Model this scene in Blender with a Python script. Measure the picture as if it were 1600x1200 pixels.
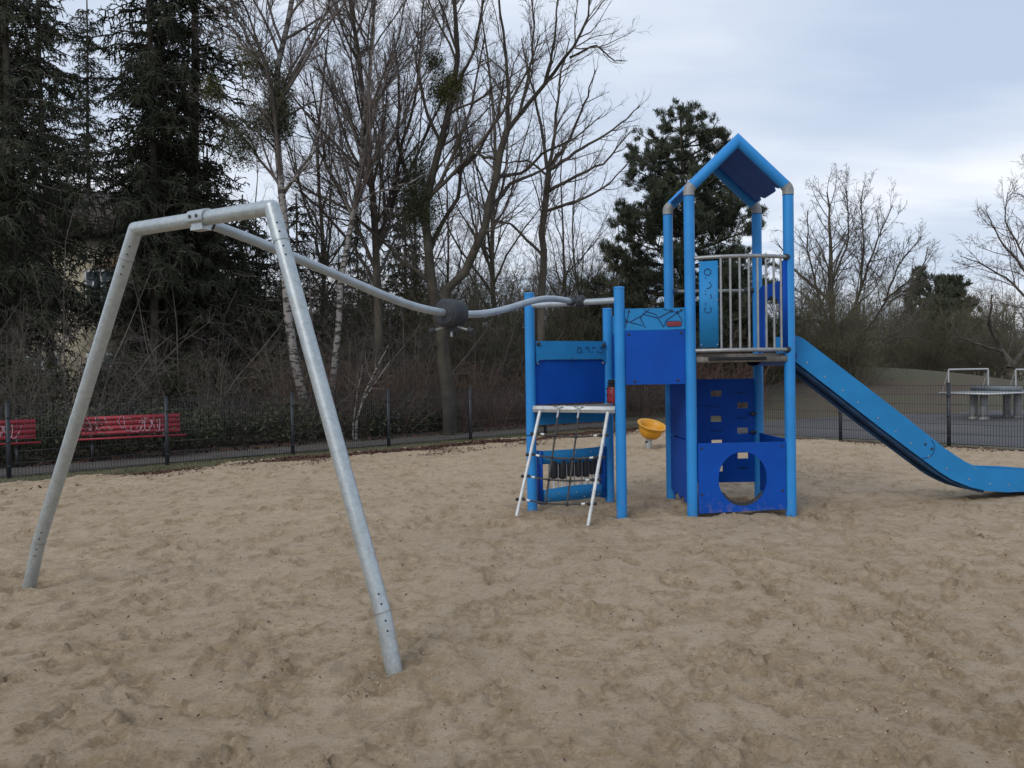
import bpy, math, random
import numpy as np
from mathutils import Vector, Matrix
from mathutils.geometry import tessellate_polygon
random.seed(7)
SC = bpy.context.scene
C = SC.collection
PI = math.pi
for o in list(bpy.data.objects): bpy.data.objects.remove(o)

# ---------------------------------------------------------------- camera, sky, sun, exposure
FPX, EYE, HORIZ, ROLL = 1300.0, 1.6, 577.0, 0.0155
pitch = math.atan((600 - HORIZ) / FPX)
CF = np.array([0, math.cos(pitch), -math.sin(pitch)])
U0 = np.array([0, math.sin(pitch), math.cos(pitch)])
X0 = np.array([1.0, 0, 0])
CR = X0 * math.cos(ROLL) - U0 * math.sin(ROLL)
CU = U0 * math.cos(ROLL) + X0 * math.sin(ROLL)
CP = np.array([0, 0, EYE])
cam = bpy.data.cameras.new('camera'); camo = bpy.data.objects.new('camera', cam); C.objects.link(camo)
cam.sensor_width = 36; cam.lens = 36 * FPX / 1600; cam.clip_end = 2000
m = Matrix.Identity(4)
for i in range(3):
    m[i][0] = CR[i]; m[i][1] = CU[i]; m[i][2] = -CF[i]; m[i][3] = CP[i]
camo.matrix_world = m
SC.camera = camo

def ray(px, py): return CF * FPX + CR * (px - 800) - CU * (py - 600)
def P(px, py, Y):
    r = ray(px, py); return CP + r * (Y / r[1])
def G(px, py, z=0.0):
    r = ray(px, py); return CP + r * ((z - EYE) / r[2])
def onplane(px, py, p0, n):
    r = ray(px, py); return CP + r * (np.dot(np.array(p0) - CP, n) / np.dot(r, n))

w = bpy.data.worlds.new('World'); SC.world = w; w.use_nodes = True
nt = w.node_tree; nt.nodes.clear()
N = nt.nodes.new; L = nt.links.new
SUN_EL, SUN_AZ = math.radians(38), math.radians(215)      # azimuth clockwise from +Y: behind the camera, to the left
out = N('ShaderNodeOutputWorld')
sky = N('ShaderNodeTexSky'); sky.sky_type = 'NISHITA'; sky.sun_disc = False
sky.sun_elevation = SUN_EL; sky.sun_rotation = SUN_AZ
bs = N('ShaderNodeBackground'); bs.inputs[1].default_value = 0.09; L(sky.outputs[0], bs.inputs[0])
tc = N('ShaderNodeTexCoord')
sep = N('ShaderNodeSeparateXYZ'); L(tc.outputs['Generated'], sep.inputs[0])
mx = N('ShaderNodeMath'); mx.operation = 'MAXIMUM'; mx.inputs[1].default_value = 0.0; L(sep.outputs[2], mx.inputs[0])
ad = N('ShaderNodeMath'); ad.inputs[1].default_value = 0.16; L(mx.outputs[0], ad.inputs[0])
dx = N('ShaderNodeMath'); dx.operation = 'DIVIDE'; L(sep.outputs[0], dx.inputs[0]); L(ad.outputs[0], dx.inputs[1])
dy = N('ShaderNodeMath'); dy.operation = 'DIVIDE'; L(sep.outputs[1], dy.inputs[0]); L(ad.outputs[0], dy.inputs[1])
cb = N('ShaderNodeCombineXYZ'); L(dx.outputs[0], cb.inputs[0]); L(dy.outputs[0], cb.inputs[1])
nz = N('ShaderNodeTexNoise'); nz.inputs['Scale'].default_value = 0.62; nz.inputs['Detail'].default_value = 4; nz.inputs['Roughness'].default_value = 0.45
mp = N('ShaderNodeMapping'); mp.inputs['Location'].default_value = (3.3, 1.2, 0); L(cb.outputs[0], mp.inputs[0]); L(mp.outputs[0], nz.inputs[0])
def mrange(sock, a, b_, c, d_):
    r = N('ShaderNodeMapRange'); r.interpolation_type = 'SMOOTHSTEP'
    for k, v in zip((1, 2, 3, 4), (a, b_, c, d_)): r.inputs[k].default_value = v
    L(sock, r.inputs[0]); return r.outputs[0]
def madd(x, y):
    a = N('ShaderNodeMath'); L(x, a.inputs[0]); L(y, a.inputs[1]); return a.outputs[0]
nz2 = N('ShaderNodeTexNoise'); nz2.inputs['Scale'].default_value = 1.7; nz2.inputs['Detail'].default_value = 6; nz2.inputs['Roughness'].default_value = 0.55
mp2 = N('ShaderNodeMapping'); mp2.inputs['Location'].default_value = (1.3, 4.2, 0); mp2.inputs['Scale'].default_value = (0.5, 1.5, 1); L(cb.outputs[0], mp2.inputs[0]); L(mp2.outputs[0], nz2.inputs[0])
el = madd(sep.outputs[2], mrange(nz2.outputs[0], 0.3, 0.7, -0.035, 0.035))
lift = mrange(el, 0.10, 0.155, 0.0, 0.15)
drop = mrange(el, 0.20, 0.30, 0.0, -0.27)
side = mrange(sep.outputs[0], -0.05, 0.35, 0.25, 1.0)
dm = N('ShaderNodeMath'); dm.operation = 'MULTIPLY'; L(madd(lift, drop), dm.inputs[0]); L(side, dm.inputs[1])
wis = mrange(nz2.outputs[0], 0.35, 0.7, -0.05, 0.06)
rp = N('ShaderNodeValToRGB'); L(madd(madd(nz.outputs[0], dm.outputs[0]), wis), rp.inputs[0])
rp.color_ramp.elements[0].position = 0.33; rp.color_ramp.elements[0].color = (0.46, 0.55, 0.70, 1)
rp.color_ramp.elements[1].position = 0.68; rp.color_ramp.elements[1].color = (0.84, 0.87, 0.92, 1)
e = rp.color_ramp.elements.new(0.5); e.color = (0.60, 0.67, 0.79, 1)
bc = N('ShaderNodeBackground'); bc.inputs[1].default_value = 1.10; L(rp.outputs[0], bc.inputs[0])
ms = N('ShaderNodeMixShader'); ms.inputs[0].default_value = 0.93
L(bs.outputs[0], ms.inputs[1]); L(bc.outputs[0], ms.inputs[2]); L(ms.outputs[0], out.inputs[0])

sl = bpy.data.lights.new('sun', 'SUN'); sl.energy = 1.2; sl.angle = math.radians(28); sl.color = (1, 0.96, 0.9)
so = bpy.data.objects.new('sun', sl); C.objects.link(so)
sd = Vector((math.sin(SUN_AZ) * math.cos(SUN_EL), math.cos(SUN_AZ) * math.cos(SUN_EL), math.sin(SUN_EL)))
so.rotation_euler = sd.to_track_quat('Z', 'Y').to_euler()
so.location = (0, 0, 30)
SC.view_settings.view_transform = 'Standard'; SC.view_settings.look = 'None'
SC.view_settings.exposure = 0.12; SC.view_settings.gamma = 1

# ---------------------------------------------------------------- materials
def mat(name, col, rough=0.6, metal=0.0, var=0.0, vscale=5.0, bump=0.0, bscale=30.0, col2=None, lo=0.4, hi=0.6, spec=0.5, detail=4, stretch=None):
    m = bpy.data.materials.new(name); m.use_nodes = True
    t = m.node_tree; b = t.nodes['Principled BSDF']
    b.inputs['Roughness'].default_value = rough; b.inputs['Metallic'].default_value = metal
    b.inputs['Specular IOR Level'].default_value = spec
    b.inputs['Base Color'].default_value = (*col, 1)
    tcn = t.nodes.new('ShaderNodeTexCoord'); src = tcn.outputs['Object']
    if stretch:
        mpn = t.nodes.new('ShaderNodeMapping'); mpn.inputs['Scale'].default_value = stretch
        t.links.new(src, mpn.inputs[0]); src = mpn.outputs[0]
    if var > 0 or col2:
        n = t.nodes.new('ShaderNodeTexNoise'); n.inputs['Scale'].default_value = vscale; n.inputs['Detail'].default_value = detail
        t.links.new(src, n.inputs[0])
        r = t.nodes.new('ShaderNodeValToRGB'); t.links.new(n.outputs[0], r.inputs[0])
        a = col; c2 = col2 if col2 else tuple(min(1, c * (1 + var)) for c in col)
        if not col2: a = tuple(c * (1 - var) for c in col)
        r.color_ramp.elements[0].position = lo; r.color_ramp.elements[0].color = (*a, 1)
        r.color_ramp.elements[1].position = hi; r.color_ramp.elements[1].color = (*c2, 1)
        t.links.new(r.outputs[0], b.inputs['Base Color'])
    if bump > 0:
        n2 = t.nodes.new('ShaderNodeTexNoise'); n2.inputs['Scale'].default_value = bscale; n2.inputs['Detail'].default_value = 5
        t.links.new(src, n2.inputs[0])
        bp = t.nodes.new('ShaderNodeBump'); bp.inputs['Strength'].default_value = bump; bp.inputs['Distance'].default_value = 0.02
        t.links.new(n2.outputs[0], bp.inputs['Height']); t.links.new(bp.outputs[0], b.inputs['Normal'])
    return m

def nodes(m): return m.node_tree, m.node_tree.nodes['Principled BSDF']
def overlay(m, col, scale, lo, hi, detail=6, stretch=None, wave=None):
    """second noise layer mixed over whatever drives the base colour"""
    t, b = nodes(m); i = b.inputs['Base Color']
    mix = t.nodes.new('ShaderNodeMix'); mix.data_type = 'RGBA'
    if i.links: t.links.new(i.links[0].from_socket, mix.inputs[6])
    else: mix.inputs[6].default_value = i.default_value
    mix.inputs[7].default_value = (*col, 1)
    tcn = t.nodes.new('ShaderNodeTexCoord'); src = tcn.outputs['Object']
    if stretch:
        mpn = t.nodes.new('ShaderNodeMapping'); mpn.inputs['Scale'].default_value = stretch
        t.links.new(src, mpn.inputs[0]); src = mpn.outputs[0]
    n = t.nodes.new('ShaderNodeTexNoise'); n.inputs['Scale'].default_value = scale; n.inputs['Detail'].default_value = detail
    t.links.new(src, n.inputs[0])
    mr = t.nodes.new('ShaderNodeMapRange'); mr.inputs[1].default_value = lo; mr.inputs[2].default_value = hi
    t.links.new(n.outputs[0], mr.inputs[0]); t.links.new(mr.outputs[0], mix.inputs[0])
    t.links.new(mix.outputs[2], i)
    return m

M = {}
M['post'] = mat('post_blue', (0.020, 0.235, 0.60), 0.45, spec=.4, var=0.06, vscale=3, bump=0.03, bscale=60)
overlay(M['post'], (0.10, 0.24, 0.42), 9, 0.66, 0.85, stretch=(1, 1, 0.5))
M['light'] = mat('panel_light_blue', (0.018, 0.205, 0.48), 0.6, spec=.25, var=0.05, vscale=4, bump=0.04, bscale=90)
overlay(M['light'], (0.09, 0.2, 0.33), 14, 0.64, 0.85)
M['dark'] = mat('panel_dark_blue', (0.003, 0.066, 0.37), 0.6, spec=.18, var=0.06, vscale=3, bump=0.04, bscale=90)
overlay(M['dark'], (0.02, 0.085, 0.36), 11, 0.66, 0.9)
M['navy'] = mat('roof_navy', (0.014, 0.085, 0.34), 0.6, var=0.08, vscale=4)
M['underside'] = mat('slide_underside', (0.035, 0.085, 0.18), 0.7, var=.2, vscale=5, spec=.2)
M['galv'] = mat('galvanised_steel', (0.42, 0.46, 0.47), 0.42, metal=0.55, var=0.07, vscale=22, bump=0.02, bscale=40)
overlay(M['galv'], (0.54, 0.58, 0.60), 60, 0.50, 0.8, detail=3)
overlay(M['galv'], (0.28, 0.27, 0.25), 6, 0.62, 0.85)
M['rail'] = mat('grey_rail_steel', (0.36, 0.41, 0.45), 0.4, metal=0.35, var=0.08, vscale=8, bump=0.03, bscale=50)
M['barrier'] = mat('brushed_grey_steel', (0.30, 0.31, 0.31), 0.42, metal=0.5, var=0.1, vscale=14)
M['grassblade'] = mat('grass_blades', (0.080, 0.090, 0.035), 0.8, col2=(0.17, 0.145, 0.08), vscale=1.5, lo=.35, hi=.65)
M['alu'] = mat('aluminium', (0.60, 0.61, 0.60), 0.45, metal=0.15, var=0.1, vscale=14)
M['elbow'] = mat('elbow_metal', (0.27, 0.275, 0.27), 0.6, metal=0.2, var=0.12, vscale=20)
M['rubber'] = mat('black_rubber', (0.022, 0.024, 0.028), 0.7, var=0.2, vscale=20, bump=0.1, bscale=80)
M['drum'] = mat('grey_rubber', (0.026, 0.030, 0.036), 0.6, var=0.2, vscale=16, bump=0.08, bscale=70)
M['engrave'] = mat('engraved_line', (0.01, 0.04, 0.12), 0.8)
M['rope'] = mat('dark_rope', (0.06, 0.055, 0.05), 0.9, var=0.3, vscale=60, bump=0.3, bscale=200)
M['deck'] = mat('deck_grey', (0.20, 0.18, 0.16), 0.85, var=0.15, vscale=20, bump=0.2, bscale=80)
M['bolt'] = mat('bolt', (0.5, 0.5, 0.48), 0.35, metal=0.8)
M['clod'] = mat('sand_clod', (0.34, 0.245, 0.15), 0.95, col2=(0.48, 0.36, 0.235), vscale=9, lo=.4, hi=.6)
M['red'] = mat('red_plastic', (0.24, 0.018, 0.028), 0.45, var=0.1, vscale=9)
M['redlabel'] = mat('red_label', (0.20, 0.03, 0.04), 0.6)
M['yellow'] = mat('yellow_plastic', (0.62, 0.29, 0.015), 0.45, var=0.08, vscale=6)
overlay(M['yellow'], (0.25, 0.13, 0.03), 16, 0.64, 0.8)
M['fence'] = mat('anthracite_fence', (0.022, 0.026, 0.032), 0.5)
M['bench'] = mat('bench_red', (0.33, 0.018, 0.030), 0.5, var=0.12, vscale=7)
overlay(M['bench'], (0.26, 0.03, 0.04), 9, 0.55, 0.8, detail=6, stretch=(0.4, 0.4, 1.6))
M['scrawl'] = mat('white_scrawl', (0.50, 0.36, 0.40), 0.7)
M['steel_dark'] = mat('dark_steel', (0.03, 0.03, 0.035), 0.5)
M['concrete'] = mat('concrete', (0.36, 0.35, 0.33), 0.9, var=0.12, vscale=8, bump=0.1)
M['tabletop'] = mat('table_top', (0.17, 0.19, 0.20), 0.6, var=0.1, vscale=4)
M['white'] = mat('white_paint', (0.42, 0.43, 0.44), 0.5)
M['bark'] = mat('bark_grey_brown', (0.080, 0.067, 0.052), 0.95, var=0.35, vscale=6, bump=0.6, bscale=14, stretch=(1, 1, 0.3))
M['bark_moss'] = mat('bark_mossy', (0.040, 0.034, 0.026), 0.95, col2=(0.064, 0.056, 0.040), vscale=3, lo=0.4, hi=0.65, bump=0.6, bscale=14)
M['twig'] = mat('twig_brown', (0.098, 0.079, 0.064), 0.9, var=0.25, vscale=1.5)
M['twig_grey'] = mat('twig_grey', (0.150, 0.125, 0.112), 0.9, var=0.25, vscale=1.5)
M['twig_olive'] = mat('twig_olive', (0.120, 0.108, 0.064), 0.9, var=0.3, vscale=0.8)
M['twig_red'] = mat('twig_reddish', (0.130, 0.078, 0.055), 0.9, var=0.3, vscale=1.2)
M['birch'] = mat('birch_bark', (0.27, 0.25, 0.23), 0.8, col2=(0.045, 0.038, 0.032), vscale=6, lo=0.49, hi=0.56, stretch=(1, 1, 2.6), bump=0.3, bscale=12, detail=5)
M['needle'] = mat('spruce_needles', (0.030, 0.036, 0.022), 0.85, col2=(0.066, 0.070, 0.042), vscale=1.2, lo=0.35, hi=0.65, spec=0.3)
M['pine'] = mat('pine_needles', (0.034, 0.046, 0.028), 0.8, col2=(0.078, 0.088, 0.052), vscale=1.4, lo=0.35, hi=0.65, spec=0.3)
M['ivy'] = mat('ivy_leaves', (0.034, 0.042, 0.018), 0.6, col2=(0.074, 0.078, 0.034), vscale=3, lo=0.35, hi=0.65, spec=0.35)
M['mistle'] = mat('mistletoe_leaves', (0.060, 0.066, 0.020), 0.8, col2=(0.10, 0.10, 0.032), vscale=3, lo=0.35, hi=0.65, spec=0.3)
M['leaf'] = mat('dead_leaves', (0.050, 0.022, 0.014), 0.9, col2=(0.11, 0.052, 0.032), vscale=7, lo=0.35, hi=0.65)
M['render'] = mat('cream_render', (0.50, 0.45, 0.33), 0.9, var=0.1, vscale=0.6)
overlay(M['render'], (0.30, 0.14, 0.06), 0.5, 0.6, 0.75)
M['rooftile'] = mat('roof_tiles', (0.055, 0.036, 0.030), 0.9, var=0.2, vscale=3)
M['glass'] = mat('window_glass', (0.05, 0.07, 0.08), 0.1)
M['asphalt'] = mat('asphalt', (0.080, 0.075, 0.076), 0.9, var=0.10, vscale=1.2, bump=0.2, bscale=120)
overlay(M['asphalt'], (0.105, 0.098, 0.097), 0.35, 0.45, 0.7)
M['path'] = mat('path_gravel', (0.075, 0.064, 0.056), 0.95, col2=(0.11, 0.095, 0.08), vscale=2.5, lo=0.35, hi=0.7, bump=0.5, bscale=60)
M['ground'] = mat('rough_grass', (0.085, 0.085, 0.040), 0.95, col2=(0.135, 0.115, 0.070), vscale=1.1, lo=0.36, hi=0.66, bump=0.8, bscale=25, detail=8)
overlay(M['ground'], (0.055, 0.036, 0.024), 4, 0.5, 0.72)
M['woodfloor'] = mat('woodland_floor', (0.045, 0.036, 0.024), 0.95, col2=(0.09, 0.066, 0.045), vscale=3, lo=0.35, hi=0.65, bump=0.9, bscale=18, detail=8)
overlay(M['woodfloor'], (0.022, 0.033, 0.014), 1.2, 0.5, 0.62)
M['mound'] = mat('mound_grass', (0.066, 0.070, 0.028), 0.95, col2=(0.092, 0.062, 0.036), vscale=0.22, lo=0.38, hi=0.60, bump=0.6, bscale=12, detail=8)
overlay(M['mound'], (0.075, 0.050, 0.032), 1.1, 0.46, 0.70)

def dust(m):
    t, b = nodes(m); i = b.inputs['Base Color']
    mix = t.nodes.new('ShaderNodeMix'); mix.data_type = 'RGBA'
    t.links.new(i.links[0].from_socket, mix.inputs[6]); mix.inputs[7].default_value = (0.30, 0.24, 0.17, 1)
    c = t.nodes.new('ShaderNodeTexCoord'); sp = t.nodes.new('ShaderNodeSeparateXYZ'); t.links.new(c.outputs['Object'], sp.inputs[0])
    n = t.nodes.new('ShaderNodeTexNoise'); n.inputs['Scale'].default_value = 14; n.inputs['Detail'].default_value = 8; n.inputs['Roughness'].default_value = .7; t.links.new(c.outputs['Object'], n.inputs[0])
    z = t.nodes.new('ShaderNodeMapRange'); z.inputs[1].default_value = 0.0; z.inputs[2].default_value = .35; z.inputs[3].default_value = .08; z.inputs[4].default_value = -.12; t.links.new(sp.outputs[2], z.inputs[0])
    a = t.nodes.new('ShaderNodeMath'); t.links.new(n.outputs[0], a.inputs[0]); t.links.new(z.outputs[0], a.inputs[1])
    r = t.nodes.new('ShaderNodeMapRange'); r.inputs[1].default_value = .54; r.inputs[2].default_value = .80; r.inputs[4].default_value = .45; t.links.new(a.outputs[0], r.inputs[0])
    t.links.new(r.outputs[0], mix.inputs[0]); t.links.new(mix.outputs[2], i)
for k_ in ('post', 'light', 'dark', 'galv'): dust(M[k_])
# sand
ms_ = bpy.data.materials.new('sand'); ms_.use_nodes = True; M['sand'] = ms_
t, b = nodes(ms_); b.inputs['Roughness'].default_value = 0.95; b.inputs['Specular IOR Level'].default_value = 0.2
TC = t.nodes.new('ShaderNodeTexCoord')
def tn(scale, detail=6, rough=0.6, st=None, loc=(0, 0, 0)):
    mpn = t.nodes.new('ShaderNodeMapping'); mpn.inputs['Scale'].default_value = st or (1, 1, 1); mpn.inputs['Location'].default_value = loc
    t.links.new(TC.outputs['Object'], mpn.inputs[0])
    n = t.nodes.new('ShaderNodeTexNoise'); n.inputs['Scale'].default_value = scale; n.inputs['Detail'].default_value = detail; n.inputs['Roughness'].default_value = rough
    t.links.new(mpn.outputs[0], n.inputs[0]); return n.outputs[0]
def rng_(s, lo, hi, a=0.0, b_=1.0):
    r = t.nodes.new('ShaderNodeMapRange'); r.inputs[1].default_value = lo; r.inputs[2].default_value = hi; r.inputs[3].default_value = a; r.inputs[4].default_value = b_
    t.links.new(s, r.inputs[0]); return r.outputs[0]
def mixc(f, a, c):
    mm = t.nodes.new('ShaderNodeMix'); mm.data_type = 'RGBA'
    if isinstance(f, float): mm.inputs[0].default_value = f
    else: t.links.new(f, mm.inputs[0])
    for k, v in ((6, a), (7, c)):
        if isinstance(v, tuple): mm.inputs[k].default_value = (*v, 1)
        else: t.links.new(v, mm.inputs[k])
    return mm.outputs[2]
at = t.nodes.new('ShaderNodeAttribute'); at.attribute_name = 'damp'  # damp sand, plus contact shade painted in round the feet
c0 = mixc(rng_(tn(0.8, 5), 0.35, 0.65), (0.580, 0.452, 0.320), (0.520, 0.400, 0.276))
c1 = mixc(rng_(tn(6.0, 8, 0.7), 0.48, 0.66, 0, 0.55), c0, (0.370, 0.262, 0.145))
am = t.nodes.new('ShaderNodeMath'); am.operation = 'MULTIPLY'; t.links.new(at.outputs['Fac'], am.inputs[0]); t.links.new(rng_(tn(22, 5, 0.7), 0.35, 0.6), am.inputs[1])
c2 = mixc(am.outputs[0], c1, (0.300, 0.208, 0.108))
c3 = mixc(rng_(tn(160, 2, 0.5), 0.4, 0.7, 0, 0.35), c2, (0.52, 0.40, 0.28))
c3 = mixc(rng_(tn(70, 6, 0.8, loc=(4, 4, 7)), 0.44, 0.62, 0, 0.42), c3, (0.34, 0.25, 0.155))
c3b = mixc(rng_(tn(19, 10, 0.75, loc=(2, 9, 1)), 0.56, 0.60, 0, 0.7), c3, (0.34, 0.24, 0.135))
c3 = mixc(rng_(tn(38, 8, 0.75, loc=(8, 1, 4)), 0.59, 0.63, 0, 0.7), c3b, (0.30, 0.205, 0.115))
c4 = mixc(rng_(tn(45, 3, 0.6, loc=(5, 3, 0)), 0.68, 0.74), c3, (0.09, 0.055, 0.035))
t.links.new(c4, b.inputs['Base Color'])
bp1 = t.nodes.new('ShaderNodeBump'); bp1.inputs['Strength'].default_value = 1.0; bp1.inputs['Distance'].default_value = 0.035
t.links.new(tn(24, 9, 0.75), bp1.inputs['Height'])
bp2 = t.nodes.new('ShaderNodeBump'); bp2.inputs['Strength'].default_value = 0.6; bp2.inputs['Distance'].default_value = 0.004
t.links.new(tn(130, 4, 0.7), bp2.inputs['Height']); t.links.new(bp1.outputs[0], bp2.inputs['Normal'])
t.links.new(bp2.outputs[0], b.inputs['Normal'])

# ---------------------------------------------------------------- mesh helpers
class MB:
    def __init__(s): s.v = []; s.f = {}; s.n = 0
    def add(s, v, f):
        v = np.asarray(v, dtype=np.float64).reshape(-1, 3); f = np.asarray(f, dtype=np.int64)
        if len(v) == 0 or len(f) == 0: return s
        s.v.append(v); s.f.setdefault(f.shape[1], []).append(f + s.n); s.n += len(v); return s
    def box(s, c, d, R=None):
        c = np.array(c, float); h = np.array(d, float) / 2
        v = np.array([[x, y, z] for x in (-1, 1) for y in (-1, 1) for z in (-1, 1)]) * h
        if R is not None: v = v @ np.asarray(R).T
        return s.add(v + c, [[0, 1, 3, 2], [4, 6, 7, 5], [0, 4, 5, 1], [2, 3, 7, 6], [0, 2, 6, 4], [1, 5, 7, 3]])
    def tube(s, pts, r, n=12, cap=True):
        pts = np.array(pts, float); K = len(pts)
        r = np.full(K, r, float) if np.isscalar(r) else np.array(r, float)
        tg = np.gradient(pts, axis=0); tg /= np.linalg.norm(tg, axis=1)[:, None] + 1e-12
        ref = np.array([0, 0, 1.0]) if abs(tg[0][2]) < 0.9 else np.array([1.0, 0, 0])
        u = np.cross(tg[0], ref); u /= np.linalg.norm(u)
        vs = []
        a = np.arange(n) / n * 2 * PI
        for k in range(K):
            u = u - tg[k] * np.dot(u, tg[k]); u /= np.linalg.norm(u); w_ = np.cross(tg[k], u)
            sc = 1.0
            if 0 < k < K - 1:
                d1 = pts[k] - pts[k-1]; d2 = pts[k+1] - pts[k]
                cs = np.dot(d1, d2) / (np.linalg.norm(d1) * np.linalg.norm(d2) + 1e-12)
                sc = 1 / max(0.5, math.sqrt(max(0.1, (1 + cs) / 2)))
            off = (np.cos(a)[:, None] * u + np.sin(a)[:, None] * w_) * r[k]
            if sc > 1.01:
                bn = d2 / np.linalg.norm(d2) - d1 / np.linalg.norm(d1); bn /= np.linalg.norm(bn) + 1e-12
                off = off + np.outer(off @ bn, bn) * (sc - 1)
            vs.append(pts[k] + off)
        f = [[k*n+i, k*n+(i+1) % n, (k+1)*n+(i+1) % n, (k+1)*n+i] for k in range(K-1) for i in range(n)]
        s.add(np.vstack(vs), f)
        if cap:
            for k in (0, K - 1):
                cv = np.vstack([vs[k], pts[k][None]])
                s.add(cv, [[i, (i+1) % n, n] if k else [(i+1) % n, i, n] for i in range(n)])
        return s
    def sphere(s, c, r, n=10, mm=6, sc=(1, 1, 1)):
        v = []; f = []
        for i in range(mm + 1):
            th = PI * i / mm
            for j in range(n):
                ph = 2 * PI * j / n
                v.append([c[0] + r*sc[0]*math.sin(th)*math.cos(ph), c[1] + r*sc[1]*math.sin(th)*math.sin(ph), c[2] + r*sc[2]*math.cos(th)])
        for i in range(mm):
            for j in range(n): f.append([i*n+j, (i+1)*n+j, (i+1)*n+(j+1) % n, i*n+(j+1) % n])
        return s.add(v, f)
    def sheet(s, outer, holes, o, ux, uz, th):
        """flat board: 2-D outline (u,w) with holes; o origin, ux / uz in-plane axes, thickness th centred"""
        o, ux, uz = np.array(o, float), np.array(ux, float), np.array(uz, float)
        nn = np.cross(ux, uz); nn /= np.linalg.norm(nn)
        loops = [outer] + list(holes)
        tr = tessellate_polygon([[Vector((a, b_, 0)) for a, b_ in lp] for lp in loops])
        flat = np.array([p for lp in loops for p in lp], float)
        base = o + flat[:, :1] * ux + flat[:, 1:] * uz
        k = len(flat); v = np.vstack([base + nn * th / 2, base - nn * th / 2])
        s.add(v, [list(x) for x in tr] + [[x[2] + k, x[1] + k, x[0] + k] for x in tr])
        st = 0; q = []
        for lp in loops:
            L_ = len(lp)
            for i in range(L_):
                a = st + i; b_ = st + (i + 1) % L_; q.append([a, b_, b_ + k, a + k])
            st += L_
        return s.add(v, q)
    def mesh(s, name, material, smooth=True, angle=40):
        me = bpy.data.meshes.new(name)
        v = np.vstack(s.v); me.vertices.add(len(v)); me.vertices.foreach_set('co', v.ravel())
        fl = []; tot = []
        for k, ch in s.f.items():
            a = np.vstack(ch); fl.append(a.ravel()); tot.append(np.full(len(a), k))
        fl = np.concatenate(fl); tot = np.concatenate(tot)
        me.loops.add(len(fl)); me.loops.foreach_set('vertex_index', fl.astype(np.int32))
        me.polygons.add(len(tot)); st = np.concatenate([[0], np.cumsum(tot)[:-1]])
        me.polygons.foreach_set('loop_start', st.astype(np.int32))
        me.update(calc_edges=True); me.validate()
        me.materials.append(M[material])
        if smooth:
            me.shade_smooth()
            if angle < 180: me.set_sharp_from_angle(angle=math.radians(angle))
        return me
    def build(s, name, material, parent=None, smooth=True, angle=40):
        o = bpy.data.objects.new(name, s.mesh(name, material, smooth, angle)); C.objects.link(o)
        if parent is not None:
            o.parent = parent; pm = parent
            mw = Matrix.Identity(4)
            while pm is not None: mw = pm.matrix_parent_inverse @ pm.matrix_basis @ mw if pm.parent else pm.matrix_basis @ mw; pm = pm.parent
            o.matrix_parent_inverse = mw.inverted()
        return o
def tag(o, label=None, cat=None, group=None, kind=None):
    if label: o['label'] = label
    if cat: o['category'] = cat
    if group: o['group'] = group
    if kind: o['kind'] = kind
    return o
def empty(name, loc, label, cat, group=None):
    o = bpy.data.objects.new(name, None); C.objects.link(o); o.location = loc; o.empty_display_size = 0.2
    return tag(o, label, cat, group)
def child(o, name, meshdata):
    c = bpy.data.objects.new(name, meshdata); C.objects.link(c); c.parent = o; return c
def copy_tree(o, loc, rz=0, s=1, label=None, parent=None):
    c = o.copy(); C.objects.link(c)
    if parent is None: c.location = loc; c.rotation_euler = (0, 0, rz); c.scale = (s, s, s)
    else: c.parent = parent
    if label: c['label'] = label
    for ch in list(o.children): copy_tree(ch, None, parent=c)
    return c

# ---------------------------------------------------------------- ground
def vnoise(x, y, seed):
    r = np.random.RandomState(seed); T = r.rand(256, 256)
    xi = np.floor(x).astype(int); yi = np.floor(y).astype(int); fx = x - xi; fy = y - yi
    fx = fx*fx*(3-2*fx); fy = fy*fy*(3-2*fy)
    g = lambda a, b_: T[a % 256, b_ % 256]
    return (g(xi, yi)*(1-fx)+g(xi+1, yi)*fx)*(1-fy)+(g(xi, yi+1)*(1-fx)+g(xi+1, yi+1)*fx)*fy - 0.5

A0 = np.array([-8.2, 13.5]); AD = np.array([0.762, 0.648]); AN = np.array([-0.648, 0.762])
CORNER = A0 + AD * 14.27
B0 = np.array([7.1, 18.0]); BD = np.array([8.6 - 7.1, 16.4 - 18.0]); BD /= np.linalg.norm(BD); BN = np.array([-BD[1], BD[0]])
GZ = -0.05

gv = [[-500, -500, GZ], [500, -500, GZ], [500, 700, GZ], [-500, 700, GZ]]
tag(MB().add(gv, [[0, 1, 2, 3]]).build('ground', 'ground'), kind='structure')
def strip(name, p, q, n, a, c, z, material, seed=1, wob=0.08):
    p = np.array(p); q = np.array(q); K = 60; v = []
    rr = np.random.RandomState(seed)
    for k in range(K + 1):
        s_ = p + (q - p) * k / K
        for d in (a, c):
            pt = s_ + n * (d + rr.uniform(-wob, wob)); v.append([pt[0], pt[1], z])
    f = [[2*k, 2*k+2, 2*k+3, 2*k+1] for k in range(K)]
    return tag(MB().add(v, f).build(name, material), kind='structure')
strip('path', A0 - AD * 30, CORNER + AD * 2.0, AN, 0.25, 1.75, GZ + 0.012, 'path', 3)
strip('woodland_floor', A0 - AD * 40, CORNER + AD * 16, AN, 1.8, 50, GZ + 0.006, 'woodfloor', 4)
# asphalt court
cv = [CORNER + BN*0.35 + np.array([1.5, -1.4]), B0 + BD * 40 + BN * 0.3, np.array([60, 24.0]), np.array([30, 31.0]), np.array([15, 30.0]), np.array([11.4, 26.8]), np.array([8.0, 24.6]), np.array([4.6, 23.6])]
MB_ = MB().sheet([(p[0], p[1]) for p in cv], [], (0, 0, GZ + 0.012), (1, 0, 0), (0, 1, 0), 0.004)
tag(MB_.build('asphalt_court', 'asphalt'), kind='structure')

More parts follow.
